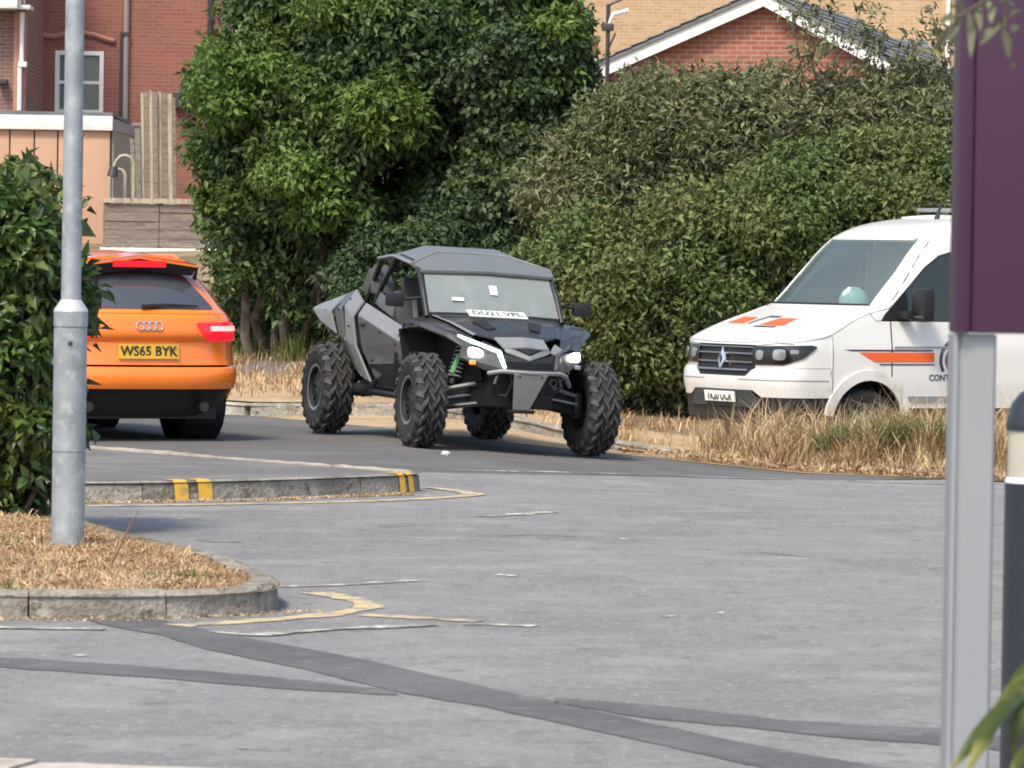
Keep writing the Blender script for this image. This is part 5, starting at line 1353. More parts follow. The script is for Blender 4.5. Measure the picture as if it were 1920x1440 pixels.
for s in (1, -1):
    VP.panel('bonnet_crease', [(u * s, z) for u, z in [(0.62, 1.17), (0.635, 1.17), (0.76, 1.47), (0.74, 1.47)]], MT['van_white'], van, off=0.014, thick=0.01, du=0, dv=0.03)
    VP.panel('bumper_groove', [(u * s, z) for u, z in [(0.30, 0.765), (VF(.76) - 0.03, 0.765), (VF(.76) - 0.03, 0.773), (0.30, 0.773)]], MT['post_grey'], van, off=0.004, thick=0.004, du=0.06, dv=0)
    sidepanel('shut_line', s, [(0.668, 0.62), (0.673, 0.62), (0.673, 1.20), (0.668, 1.20)], MT['black'], van, off=0.003, thick=0.004, dv=0.05)
    sidepanel('shut_line', s, [(1.369, 0.81), (1.376, 0.81), (1.376, 1.35), (1.369, 1.35)], MT['black'], van, off=0.003, thick=0.004)
    sidepanel('sill_moulding', s, [(1.60, 0.56), (2.40, 0.56), (2.40, 0.62), (1.57, 0.62)], MT['post_grey'], van, off=0.012, thick=0.014)
    sidepanel('door_handle', s, [(2.18, 1.19), (2.34, 1.19), (2.34, 1.225), (2.18, 1.225)], MT['black'], van, off=0.03, thick=0.025)
VP.panel('bonnet_shut_line', [(-0.95, 1.128), (-0.5, 1.134), (-0.3, 1.122), (0.3, 1.122), (0.5, 1.134), (0.95, 1.128), (0.95, 1.137), (0.5, 1.143), (0.3, 1.131), (-0.3, 1.131), (-0.5, 1.143), (-0.95, 1.137)], MT['post_grey'], van, off=0.006, thick=0.002, du=0.06, dv=0)
for pts, m_ in (([(0.10, 1.29), (0.50, 1.29), (0.46, 1.36), (0.16, 1.36)], 'van_orange'), ([(-0.55, 1.30), (-0.22, 1.30), (-0.24, 1.36), (-0.50, 1.36)], 'van_orange'), ([(0.06, 1.272), (0.42, 1.272), (0.42, 1.283), (0.06, 1.283)], 'van_navy'), ([(-0.16, 1.30), (-0.12, 1.30), (-0.06, 1.375), (-0.10, 1.375)], 'van_navy'), ([(-0.10, 1.365), (0.10, 1.365), (0.10, 1.378), (-0.10, 1.378)], 'van_navy')):
    VP.panel('bonnet_marking', pts, MT[m_], van, off=0.010, thick=0.002, du=0.06, dv=0.02)
wsn = VP.panel('windscreen', rnd([(-1.10, 1.515), (1.10, 1.515), (1.00, 2.17), (-1.00, 2.17)], 0.06), MT['glass_van'], van, off=-0.004, thick=0.006, du=0.1, dv=0.1)
VP.panel('scuttle', [(-1.14, 1.485), (1.14, 1.485), (1.12, 1.525), (-1.12, 1.525)], MT['black'], van, off=0.0, thick=0.02)
for s in (1, -1):
    VP.panel('screen_pillar', [(u * s, z) for u, z in [(1.085, 1.50), (vu(1.13, 1.44), 1.44), (vu(1.17, 1.49), 1.49), (vu(1.81, 2.15), 2.15), (vu(1.86, 2.2), 2.20), (0.985, 2.175)]], MT['van_white'], van, off=0.003, thick=0.03, du=0.06, dv=0.08)
VP.panel('screen_header', [(-vu(1.87, 2.21), 2.163), (vu(1.87, 2.21), 2.163), (vu(1.9, 2.22), 2.225), (vu(2.04, 2.26), 2.262), (vu(2.22, 2.31), 2.312), (vu(2.57, 2.37), 2.372), (vu(2.97, 2.412), 2.414), (-vu(2.97, 2.412), 2.414), (-vu(2.57, 2.37), 2.372), (-vu(2.22, 2.31), 2.312), (-vu(2.04, 2.26), 2.262), (-vu(1.9, 2.22), 2.225)], MT['van_white'], van, off=0.0, thick=0.03, du=0.08, dv=0.03)
panel('roof', [(-1.5, -0.63), (-4.5, -0.63), (-4.5, 0.63), (-1.5, 0.63)], lambda x, y: (x, y, 2.405 + 0.02 * (1 - (y / 0.63) ** 2)), MT['van_white'], van, 0.2, 0.15, 0.03, (0, 0, 1))
bx('rear_panel', -4.52, -4.48, -0.85, 0.85, 0.5, 2.38, MT['van_white'], van)
bx('dashboard', -0.72, -0.05, -0.82, 0.82, 1.20, 1.46, MT['interior'], van, 0.05)
bx('bulkhead', -1.62, -1.58, -0.85, 0.85, 0.6, 2.2, MT['interior'], van)
bx('underbody', -4.3, 0.75, -0.7, 0.7, 0.34, 0.52, MT['black'], van)
bx('roof_bar', -1.9, -1.75, -0.72, 0.72, 2.46, 2.50, MT['post_grey'], van, 0.012)
bx('bar_foot', -1.86, -1.79, -0.6, -0.54, 2.40, 2.459, MT['black'], van); bx('bar_foot', -1.86, -1.79, 0.54, 0.6, 2.40, 2.459, MT['black'], van)
tube_obj('roof_aerial', [(-1.35, 0.2, 2.38), (-1.37, 0.2, 2.45), (-1.42, 0.2, 2.58)], [0.03, 0.018, 0.006], MT['black'], van)
vpl = VP.panel('number_plate', [(-0.26, 0.545), (0.26, 0.545), (0.26, 0.655), (-0.26, 0.655)], MT['plate_white'], van, off=0.045, thick=0.012, du=0.1, dv=0)
text_obj('plate_lettering', 'YK20 OCR', 0.105, MT['letter_black'], vpl, frame(VP.at(0, 0.60, 0.049), (0, 1, 0), (0, 0, 1), (1, 0, 0)), 0.001, 0.9)
# hard hat on the dashboard: a thing of its own
hpos = van.matrix_basis @ Vector((-0.20, 0.42, 1.465))
hat = thing('hard_hat', 'pale mint hard hat lying on the dashboard of the van', 'hard hat', hpos, math.atan2(vh.y, vh.x) + 0.5)
bm = bmesh.new(); add_lathe(bm, [(0.122, 0.02), (0.128, 0.05), (0.115, 0.11), (0.085, 0.155), (0.045, 0.18), (0.002, 0.187)], 24, 'Z', False)
bm_obj('shell', bm, MT['helmet'], hat, 60); hat.scale = (1.2, 1.2, 1.2)
bm = bmesh.new(); add_lathe(bm, [(0.12, 0.012), (0.152, 0.0), (0.155, 0.008), (0.122, 0.028)], 24, 'Z', False)
for v in bm.verts:
    if v.co.x > 0: v.co.x *= 1.3
bm_obj('brim', bm, MT['helmet'], hat, 60)
bm = bmesh.new(); add_box(bm, (0, 0, 0.12), (0.2, 0.03, 0.13), bev=0.012); bm_obj('ridge', bm, MT['helmet'], hat, 40)

# ------------------------------------------------------------------ off-road buggy
UTH = R(20)
fwd = Vector((math.sin(UTH), -math.cos(UTH), 0)); lft = Vector((math.cos(UTH), math.sin(UTH), 0))
uc = Vector((-0.506, 42.3, 0))
WB, TR, RW = 1.30, 0.775, 0.41
def wheel_g(a, b):
    p = uc + fwd * a + lft * b; return Vector((p.x, p.y, hz(p.x, p.y)))
FRp, FLp, RRp, RLp = wheel_g(WB, -TR), wheel_g(WB, TR), wheel_g(-WB, -TR), wheel_g(-WB, TR)
ux_ = ((FRp + FLp) - (RRp + RLp)).normalized(); uy_ = ((FLp + RLp) - (FRp + RRp)); uy_ = (uy_ - ux_ * uy_.dot(ux_)).normalized(); uz_ = ux_.cross(uy_)
uo = (FRp + FLp + RRp + RLp) / 4
utv = thing('offroad_buggy', 'grey and black off-road buggy with huge knobbly tyres and lit headlights', 'buggy', matrix=frame(uo, ux_, uy_, uz_))

def lug(bm, ang, y0, y1, r, h, lw, skew, tilt=0.0):
    """tread block on a tyre whose axis is y"""
    vs = []
    for rr, sh in ((r - 0.015, 1.0), (r + h, 0.82)):
        for (yy, da) in ((y0, -skew), (y1, skew)):
            rad = rr - tilt * (abs(yy) / 0.14) ** 3
            for sg in (-1, 1):
                a = ang + da + sg * lw * 0.5 * sh / r
                vs.append(bm.verts.new((rad * math.cos(a), yy, rad * math.sin(a))))
    for f in ((0, 1, 3, 2), (4, 6, 7, 5), (0, 2, 6, 4), (1, 5, 7, 3), (0, 4, 5, 1), (2, 3, 7, 6)):
        bm.faces.new([vs[i] for i in f])

def buggy_wheel(c, s, steer=0.0):
    r, w_, rim = RW - 0.022, 0.275, 0.19
    bm = bmesh.new()
    add_lathe(bm, [(rim + 0.012, s * w_ * 0.42), (rim - 0.005, s * w_ * 0.36), (rim - 0.012, 0), (rim + 0.01, -s * w_ * 0.42)], 28, 'Y', False)
    for k in range(7):
        a = 2 * math.pi * k / 7; rot = Matrix.Rotation(-a, 3, 'Y')
        for da in (-0.17, 0.17):
            r2 = Matrix.Rotation(-(a + da), 3, 'Y')
            add_box(bm, r2 @ Vector((rim * 0.60, s * w_ * 0.27, 0)), (rim * 0.80, 0.028, 0.026), r2)
    add_lathe(bm, [(0.002, s * w_ * 0.33), (0.042, s * w_ * 0.33), (0.055, s * w_ * 0.26), (0.07, s * w_ * 0.12)], 14, 'Y', False)
    wh = bm_obj('wheel', bm, MT['utv_frame'], utv, 40, c); wh.rotation_euler = (0, 0, steer)
    bm = bmesh.new(); add_lathe(bm, [(rim + 0.004, s * w_ * 0.425), (rim + 0.022, s * w_ * 0.44), (rim + 0.022, s * w_ * 0.46), (rim - 0.004, s * w_ * 0.44)], 28, 'Y', False)
    bm_obj('rim_ring', bm, MT['alloy'], wh, 40)
    bm = bmesh.new(); add_lathe(bm, tyre_profile(r, w_, rim), 44, 'Y', False)
    bm_obj('tyre', bm, MT['rubber'], wh, 40)
    bm = bmesh.new(); N = 20; h = w_ / 2
    for k in range(N):
        a = 2 * math.pi * k / N; b = a + math.pi / N
        lug(bm, a, -h * 0.05, h * 0.34, r, 0.024, 0.046, 0.11)
        lug(bm, b, -h * 0.34, h * 0.05, r, 0.024, 0.046, -0.11)
        lug(bm, a + 0.14, h * 0.36, h * 0.70, r, 0.024, 0.044, -0.09)
        lug(bm, b + 0.14, -h * 0.70, -h * 0.36, r, 0.024, 0.044, 0.09)
        lug(bm, a + 0.02, h * 0.64, h * 1.03, r - 0.006, 0.025, 0.060, 0.03, 0.045)
        lug(bm, b + 0.02, -h * 1.03, -h * 0.64, r - 0.006, 0.025, 0.060, -0.03, 0.045)
    bmesh.ops.recalc_face_normals(bm, faces=bm.faces)
    bm_obj('tread', bm, MT['rubber_tread'], wh)['kind'] = 'stuff'
    bm = bmesh.new(); add_lathe(bm, [(0.002, -s * 0.05), (rim * 0.9, -s * 0.05)], 20, 'Y', False); bm_obj('brake_disc', bm, MT['utv_black'], wh)
    return wh

for a, b, st_ in ((WB, -TR, -0.05), (WB, TR, 0.02), (-WB, -TR, 0), (-WB, TR, 0)):
    buggy_wheel((a, b, RW), 1 if b > 0 else -1, st_)

def mir(pts, s): return [(x, y * s, z) for x, y, z in pts]
for s in (-1, 1):
    o_ = (0, s, 0.3)
    # front fender: flat top with dropped outer lip
    facets('front_fender', mir([(0.80, 0.60, 1.13), (1.12, 0.50, 1.07), (1.45, 0.40, 0.975), (1.66, 0.31, 0.88),
                                (0.70, 0.77, 1.05), (0.92, 0.81, 1.095), (1.16, 0.76, 1.075), (1.42, 0.60, 1.00), (1.62, 0.46, 0.915),
                                (0.66, 0.80, 0.93), (0.90, 0.835, 1.055), (1.16, 0.785, 1.04), (1.42, 0.625, 0.965), (1.60, 0.50, 0.87)], s),
           [(0, 1, 5, 4), (1, 2, 6, 5), (2, 3, 8, 7, 6), (4, 5, 10, 9), (5, 6, 11, 10), (6, 7, 12, 11), (7, 8, 13, 12)], MT['utv_carbon'], utv, 0.012, (0, 0.2 * s, 1))
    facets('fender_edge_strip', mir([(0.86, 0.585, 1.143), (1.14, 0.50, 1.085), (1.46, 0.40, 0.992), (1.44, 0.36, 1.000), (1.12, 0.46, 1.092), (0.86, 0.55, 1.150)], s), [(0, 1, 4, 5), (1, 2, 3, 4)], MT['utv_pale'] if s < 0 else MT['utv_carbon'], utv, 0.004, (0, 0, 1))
    facets('inner_fender', mir([(0.72, 0.46, 1.02), (1.2, 0.45, 0.98), (1.58, 0.40, 0.84), (1.60, 0.34, 0.62), (1.2, 0.34, 0.55), (0.72, 0.44, 0.5), (0.72, 0.82, 1.0), (0.74, 0.72, 0.5), (1.1, 0.76, 1.04), (1.42, 0.59, 0.965)], s),
           [(0, 1, 4, 5), (1, 2, 3, 4), (0, 5, 7, 6), (0, 6, 8, 1), (1, 8, 9, 2)], MT['black'], utv, 0.01)
    # headlight pod
    facets('headlight_housing', mir([(1.60, 0.55, 0.90), (1.76, 0.29, 0.86), (1.82, 0.24, 0.72), (1.70, 0.36, 0.70), (1.58, 0.56, 0.80)], s), [(0, 1, 2, 3, 4)], MT['utv_grey'], utv, 0.05, (1, 0.5 * s, 0.2))
    lp = facets('headlight', mir([(1.650, 0.495, 0.89), (1.672, 0.45, 0.893), (1.702, 0.395, 0.875), (1.712, 0.385, 0.84), (1.708, 0.395, 0.812), (1.668, 0.48, 0.808), (1.652, 0.50, 0.83)], s), [(0, 1, 2, 3, 4, 5, 6)], MT['light_white'], utv, 0.03, (1, 0.5 * s, 0.1))
    lp.location = (0.02, 0.012 * s, 0)
    dm = MT['light_drl'] if s < 0 else MT['utv_grey']
    facets('light_strip', mir([(1.43, 0.535, 0.985), (1.66, 0.405, 0.912), (1.775, 0.285, 0.862), (1.845, 0.245, 0.735), (1.845, 0.215, 0.735), (1.778, 0.25, 0.878), (1.66, 0.375, 0.930), (1.43, 0.525, 0.996)], s), [(0, 1, 6, 7), (1, 2, 5, 6), (2, 3, 4, 5)], dm, utv, 0.02, (1, 0.2 * s, 0.6))
    box_obj('indicator', (1.70, s * 0.475, 0.765), (0.03, 0.05, 0.035), MT['amber'] if s < 0 else MT['lamp_clear'], utv, 0.006)
    # door in three facets
    dr = facets('door', mir([(-0.60, 0.69, 1.20), (0.60, 0.71, 1.005), (-0.56, 0.775, 1.085), (0.64, 0.785, 0.885)], s), [(0, 1, 3, 2)], MT['utv_pale'], utv, 0.02, (0, s, 0.6))
    facets('door_middle', mir([(-0.555, 0.775, 1.078), (0.64, 0.785, 0.878), (0.66, 0.76, 0.70), (-0.20, 0.76, 0.66), (-0.42, 0.765, 0.80)], s), [(0, 1, 2, 3, 4)], MT['utv_grey'], dr, 0.02, (0, s, 0))
    facets('door_lower', mir([(-0.425, 0.762, 0.79), (-0.205, 0.757, 0.652), (0.66, 0.757, 0.692), (0.68, 0.64, 0.46), (-0.22, 0.64, 0.46)], s), [(0, 1, 4), (1, 2, 3, 4)], MT['utv_carbon'], dr, 0.02, (0, s, -0.2))
    # rear quarter in layered blades
    facets('rear_quarter', mir([(-0.64, 0.70, 1.205), (-0.98, 0.665, 1.315), (-1.02, 0.755, 1.16), (-0.70, 0.775, 1.06), (-0.86, 0.775, 0.86), (-0.60, 0.765, 0.80), (-0.50, 0.70, 0.52), (-0.32, 0.70, 0.50)], s),
           [(0, 1, 2, 3), (3, 2, 4, 5), (5, 4, 6, 7)], MT['utv_pale'], utv, 0.02, (0, s, 0.4), 15)
    facets('rear_blade', mir([(-1.02, 0.655, 1.305), (-1.22, 0.66, 1.27), (-1.27, 0.765, 1.10), (-1.06, 0.765, 1.13), (-1.08, 0.77, 0.90), (-0.90, 0.77, 0.86), (-0.70, 0.71, 0.58), (-0.56, 0.70, 0.53)], s),
           [(0, 1, 2, 3), (3, 2, 4, 5), (5, 4, 6, 7)], MT['utv_grey'], utv, 0.02, (0, s, 0.4), 15)
    facets('rear_fender', mir([(-1.25, 0.655, 1.265), (-1.80, 0.72, 1.16), (-1.82, 0.80, 1.11), (-1.30, 0.79, 1.10), (-1.55, 0.805, 1.00), (-1.13, 0.785, 0.90)], s),
           [(0, 1, 2, 3), (3, 2, 4, 5)], MT['utv_pale'], utv, 0.02, (0, s, 0.6), 15)
    facets('rear_inner', mir([(-0.64, 0.60, 1.18), (-1.75, 0.60, 1.08), (-1.6, 0.50, 0.6), (-0.5, 0.55, 0.45)], s), [(0, 1, 2, 3)], MT['black'], utv, 0.02, (0, s, 0))
    tube_obj('sill_bar', [(0.72, 0.62 * s, 0.415), (-0.45, 0.64 * s, 0.415), (-0.62, 0.55 * s, 0.50)], 0.028, MT['utv_frame'], utv)
    box_obj('side_step', (0.1, 0.56 * s, 0.405), (1.1, 0.14, 0.05), MT['utv_grey'], utv, 0.01)
    # cage
    tube_obj('roll_cage', [(0.88, 0.62 * s, 1.12), (0.72, 0.615 * s, 1.34), (0.56, 0.60 * s, 1.51), (0.35, 0.585 * s, 1.58), (-0.05, 0.57 * s, 1.625), (-0.50, 0.55 * s, 1.615), (-0.66, 0.545 * s, 1.58), (-0.80, 0.56 * s, 1.40), (-0.92, 0.58 * s, 1.2)], 0.026, MT['utv_frame'], utv, 10)
    tube_obj('roll_cage_brace', [(-0.16, 0.565 * s, 1.62), (-0.44, 0.60 * s, 1.36), (-0.56, 0.62 * s, 1.18)], 0.024, MT['utv_frame'], utv)
    tube_obj('roll_cage_brace', [(-0.62, 0.545 * s, 1.59), (-1.02, 0.50 * s, 1.42), (-1.25, 0.46 * s, 1.22)], 0.024, MT['utv_frame'], utv)
    facets('intake_pod', mir([(-0.72, 0.36, 1.30), (-0.70, 0.58, 1.28), (-0.86, 0.60, 1.50), (-0.88, 0.42, 1.55), (-1.10, 0.58, 1.30), (-1.10, 0.40, 1.32)], s), [(0, 1, 2, 3), (1, 4, 2), (2, 4, 5, 3)], MT['utv_grey'], utv, 0.02, (0, s * 0.2, 1))
    facets('side_net', mir([(-0.55, 0.63, 1.20), (0.10, 0.67, 1.085), (0.10, 0.655, 1.21), (-0.50, 0.61, 1.31)], s), [(0, 1, 2, 3)], MT['utv_grey'], utv, 0.008, (0, s, 0))
    # suspension
    for (a0, z0, z1) in ((1.12, 0.43, 0.36), (1.50, 0.43, 0.36)):
        tube_obj('control_arm', [(a0, 0.24 * s, z0), (WB + (a0 - WB) * 0.2, 0.62 * s, z1)], 0.024, MT['utv_frame'], utv)
    for (a0, z0, z1) in ((1.16, 0.60, 0.51), (1.46, 0.60, 0.51)):
        tube_obj('control_arm', [(a0, 0.26 * s, z0), (WB + (a0 - WB) * 0.2, 0.62 * s, z1)], 0.019, MT['utv_pale'] if a0 > 1.3 else MT['utv_frame'], utv)
    facets('arm_guard', mir([(1.10, 0.26, 0.405), (1.54, 0.26, 0.405), (1.36, 0.62, 0.335), (1.24, 0.62, 0.335)], s), [(0, 1, 2, 3)], MT['utv_black'], utv, 0.012, (0, 0, -1))
    facets('arm_skirt', mir([(1.32, 0.26, 0.62), (1.30, 0.61, 0.52), (1.30, 0.61, 0.35), (1.34, 0.26, 0.39)], s), [(0, 1, 2, 3)], MT['utv_black'], utv, 0.02, (1, 0, 0))
    tube_obj('shock_absorber', [(1.22, 0.38 * s, 0.92), (1.27, 0.50 * s, 0.56)], 0.035, MT['utv_black'], utv, 12)
    bm = bmesh.new()
    A0, B0 = Vector((1.225, 0.39 * s, 0.90)), Vector((1.262, 0.48 * s, 0.62)); ax = (B0 - A0).normalized(); e1 = ax.cross(Vector((1, 0, 0))).normalized(); e2 = ax.cross(e1)
    add_tube(bm, [A0.lerp(B0, k / 70) + (e1 * math.cos(k * 0.72) + e2 * math.sin(k * 0.72)) * 0.058 for k in range(71)], 0.009, 5)
    bm_obj('coil_spring', bm, MT['utv_pale'], utv, 60)
    box_obj('spring_marker', (1.30, 0.485 * s, 0.735), (0.03, 0.035, 0.17), MT['spring_green'], utv, 0.008, Matrix.Rotation(R(20 * s), 3, 'X'))
    box_obj('hub_carrier', (WB, 0.635 * s, 0.43), (0.12, 0.07, 0.22), MT['utv_frame'], utv, 0.02)
    tube_obj('tie_rod', [(1.36, 0.22 * s, 0.50), (1.38, 0.62 * s, 0.44)], 0.014, MT['alloy'], utv)
    tube_obj('trailing_arm', [(-0.40, 0.50 * s, 0.45), (-0.80, 0.60 * s, 0.42), (-1.30, 0.64 * s, 0.41)], [0.05, 0.065, 0.05], MT['utv_frame'], utv)
    for z0, z1 in ((0.44, 0.33), (0.52, 0.49)): tube_obj('radius_rod', [(-1.42, 0.18 * s, z0), (-1.34, 0.63 * s, z1)], 0.018, MT['utv_frame'], utv)
    tube_obj('shock_absorber', [(-0.70, 0.46 * s, 1.05), (-1.12, 0.60 * s, 0.48)], 0.045, MT['utv_black'], utv, 12)
    # mirror
    bm = bmesh.new(); add_box(bm, (0.70, 0.86 * s, 1.25), (0.06, 0.17, 0.12), bev=0.028); mrr = bm_obj('side_mirror', bm, MT['black'], utv, 40)
    tube_obj('mirror_stalk', [(0.74, 0.63 * s, 1.28), (0.72, 0.78 * s, 1.26)], 0.014, MT['black'], mrr)
    # seat
    bm = bmesh.new(); add_box(bm, (-0.30, 0.30 * s, 1.02), (0.13, 0.44, 0.62), Matrix.Rotation(R(-14), 3, 'Y'), 0.05); add_box(bm, (-0.38, 0.30 * s, 1.36), (0.09, 0.28, 0.16), Matrix.Rotation(R(-14), 3, 'Y'), 0.03); add_box(bm, (-0.02, 0.30 * s, 0.70), (0.5, 0.44, 0.13), bev=0.04)
    bm_obj('seat', bm, MT['utv_grey'], utv, 40)['kind'] = 'stuff'
    for dy in (-0.07, 0.07):
        facets('harness_belt', mir([(-0.215, 0.30 + dy - 0.022, 1.25), (-0.215, 0.30 + dy + 0.022, 1.25), (-0.10, 0.30 + dy * 0.6 + 0.022, 0.80), (-0.10, 0.30 + dy * 0.6 - 0.022, 0.80)], s), [(0, 1, 2, 3)], MT['utv_pale'], utv, 0.006, (1, 0, 0))
    tube_obj('front_guard', [(1.78, 0.26 * s, 0.70), (1.80, 0.30 * s, 0.60), (1.70, 0.24 * s, 0.50), (1.72, 0.16 * s, 0.50), (1.80, 0.14 * s, 0.62), (1.80, 0.17 * s, 0.70)], 0.016, MT['utv_frame'], utv)

facets('bonnet', [(0.84, -0.59, 1.15), (0.82, 0, 1.185), (0.84, 0.59, 1.15), (1.14, -0.47, 1.09), (1.12, 0, 1.135), (1.14, 0.47, 1.09), (1.44, -0.36, 0.995), (1.46, 0, 1.03), (1.44, 0.36, 0.995), (1.52, -0.22, 0.965), (1.52, 0.22, 0.965)],
       [(0, 1, 4, 3), (1, 2, 5, 4), (3, 4, 7, 6), (4, 5, 8, 7), (6, 7, 9), (7, 10, 9), (7, 8, 10)], MT['utv_carbon'], utv, 0.015, (0, 0, 1), 12)
facets('nose_cowl', [(1.50, -0.23, 0.985), (1.50, 0.23, 0.985), (1.56, 0, 1.00), (1.72, -0.21, 0.90), (1.72, 0.21, 0.90), (1.76, -0.12, 0.905), (1.76, 0.12, 0.905), (1.75, 0, 0.915)], [(0, 2, 7, 5, 3), (2, 1, 4, 6, 7)], MT['utv_pale'], utv, 0.015, (0.3, 0, 1), 12)
facets('nose_vent', [(1.762, -0.115, 0.90), (1.765, 0, 0.912), (1.762, 0.115, 0.90), (1.80, 0, 0.845)], [(0, 3, 1), (1, 3, 2)], MT['black'], utv, 0.02, (1, 0, 0.2))
facets('nose_chevron', [(1.735, -0.21, 0.90), (1.77, -0.12, 0.893), (1.81, 0, 0.842), (1.77, 0.12, 0.893), (1.735, 0.21, 0.90), (1.75, 0.20, 0.865), (1.83, 0, 0.80), (1.75, -0.20, 0.865)], [(0, 1, 2, 6, 7), (2, 3, 4, 5, 6)], MT['utv_pale'], utv, 0.02, (1, 0, 0.2), 10)
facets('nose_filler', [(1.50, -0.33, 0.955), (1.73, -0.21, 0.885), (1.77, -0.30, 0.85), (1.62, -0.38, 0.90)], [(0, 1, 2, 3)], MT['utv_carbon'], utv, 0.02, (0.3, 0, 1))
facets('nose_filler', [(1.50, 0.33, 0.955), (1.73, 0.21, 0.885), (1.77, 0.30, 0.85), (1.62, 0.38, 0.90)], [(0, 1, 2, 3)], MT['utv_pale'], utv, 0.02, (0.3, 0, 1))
facets('grille', [(1.755, -0.24, 0.86), (1.81, 0, 0.80), (1.755, 0.24, 0.86), (1.82, 0.22, 0.715), (1.84, 0, 0.71), (1.82, -0.22, 0.715)], [(0, 1, 4, 5), (1, 2, 3, 4)], MT['utv_black'], utv, 0.04, (1, 0, 0))
for k in range(4):
    zz = 0.735 + k * 0.018
    tube_obj('grille_bar', [(1.822 - k * 0.008, -0.21, zz), (1.846 - k * 0.008, 0, zz - 0.004), (1.822 - k * 0.008, 0.21, zz)], 0.005, MT['utv_frame'], utv, 5)
tube_obj('bumper_bar', [(1.74, -0.34, 0.68), (1.84, -0.26, 0.705), (1.87, 0, 0.70), (1.84, 0.26, 0.705), (1.74, 0.36, 0.68), (1.62, 0.44, 0.60)], 0.02, MT['utv_pale'], utv, 10)
facets('skid_plate', [(1.875, -0.155, 0.69), (1.875, 0.155, 0.69), (1.66, 0.075, 0.375), (1.66, -0.075, 0.375)], [(0, 1, 2, 3)], MT['skid'], utv, 0.012, (1, 0, 0))
tube_obj('skid_edge', [(1.66, -0.12, 0.365), (1.66, 0.12, 0.365)], 0.016, MT['utv_frame'], utv)
facets('chassis_tub', [(1.62, -0.30, 0.40), (1.62, 0.30, 0.40), (1.70, 0.26, 0.68), (1.70, -0.26, 0.68), (0.75, -0.52, 0.36), (0.75, 0.52, 0.36), (-1.45, 0.42, 0.40), (-1.45, -0.42, 0.40), (0.75, -0.56, 0.72), (0.75, 0.56, 0.72), (-1.45, 0.5, 0.85), (-1.45, -0.5, 0.85)],
       [(0, 1, 2, 3), (0, 4, 5, 1), (4, 7, 6, 5), (1, 5, 9, 2), (0, 3, 8, 4), (5, 6, 10, 9), (4, 8, 11, 7), (6, 7, 11, 10), (3, 2, 9, 8), (8, 9, 10, 11)], MT['utv_black'], utv, 0.0)
bx('engine_block', -1.40, -0.62, -0.42, 0.42, 0.852, 1.16, MT['utv_black'], utv, 0.05)
facets('rear_deck', [(-0.95, -0.60, 1.20), (-0.95, 0.60, 1.20), (-1.78, 0.64, 1.10), (-1.78, -0.64, 1.10)], [(0, 1, 2, 3)], MT['utv_black'], utv, 0.03, (0, 0, 1))
facets('rear_firewall', [(-0.70, -0.55, 0.6), (-0.70, 0.55, 0.6), (-0.70, 0.55, 1.25), (-0.70, -0.55, 1.25)], [(0, 1, 2, 3)], MT['utv_black'], utv, 0.02, (1, 0, 0))
facets('dashboard', [(0.84, -0.58, 1.12), (0.84, 0.58, 1.12), (0.52, 0.56, 1.10), (0.52, -0.56, 1.10), (0.50, 0.56, 0.86), (0.50, -0.56, 0.86)], [(0, 1, 2, 3), (3, 2, 4, 5)], MT['utv_black'], utv, 0.02, (0, 0, 1))
bm = bmesh.new(); add_tube(bm, [Vector((0.34, 0.30, 1.12)) + Matrix.Rotation(R(-28), 3, 'Y') @ Vector((0, 0.165 * math.cos(t), 0.165 * math.sin(t))) for t in np.linspace(0, 2 * math.pi, 25)], 0.016, 6, False); add_tube(bm, [(0.34, 0.30, 1.12), (0.52, 0.30, 1.02)], 0.02, 6)
bm_obj('steering_wheel', bm, MT['black'], utv, 60)['kind'] = 'stuff'
# small fittings: bolts, latches, hoses, vents
for s in (-1, 1):
    for (x, y, z) in ((-0.50, 0.768, 1.05), (0.55, 0.786, 0.86), (0.60, 0.765, 0.73), (-0.12, 0.768, 0.70), (0.1, 0.783, 0.95), (-0.95, 0.72, 1.22), (-0.78, 0.785, 0.98), (-1.16, 0.765, 1.12), (-1.45, 0.785, 1.10)):
        bm = bmesh.new(); bmesh.ops.create_icosphere(bm, subdivisions=1, radius=0.012); bm_obj('bolt', bm, MT['utv_black'], utv, 60, (x, y * s, z))
    tube_obj('brake_hose', [(1.15, 0.30 * s, 0.78), (1.24, 0.48 * s, 0.70), (1.30, 0.60 * s, 0.55)], 0.007, MT['black'], utv, 5)
    tube_obj('wiring_loom', [(1.55, 0.30 * s, 0.66), (1.48, 0.36 * s, 0.60), (1.38, 0.32 * s, 0.66)], 0.008, MT['black'], utv, 5)
    facets('bonnet_vent', mir([(1.16, 0.20, 1.122), (1.36, 0.16, 1.06), (1.37, 0.24, 1.045), (1.18, 0.32, 1.108)], s), [(0, 1, 2, 3)], MT['utv_black'], utv, 0.008, (0, 0, 1))
    box_obj('door_latch', (-0.40, 0.775 * s, 1.00), (0.12, 0.03, 0.035), MT['utv_black'], utv, 0.008)
    box_obj('fender_badge', (0.98, 0.823 * s, 1.055), (0.14, 0.012, 0.03), MT['utv_frame'], utv, 0.003)
    facets('mud_flap', mir([(0.60, 0.64, 0.72), (0.60, 0.80, 0.80), (0.58, 0.80, 0.50), (0.58, 0.64, 0.44)], s), [(0, 1, 2, 3)], MT['utv_black'], utv, 0.012, (1, 0, 0))
for y in (-0.10, 0.10):
    bm = bmesh.new(); bmesh.ops.create_icosphere(bm, subdivisions=1, radius=0.011); bm_obj('bolt', bm, MT['utv_black'], utv, 60, (1.868, y, 0.665))
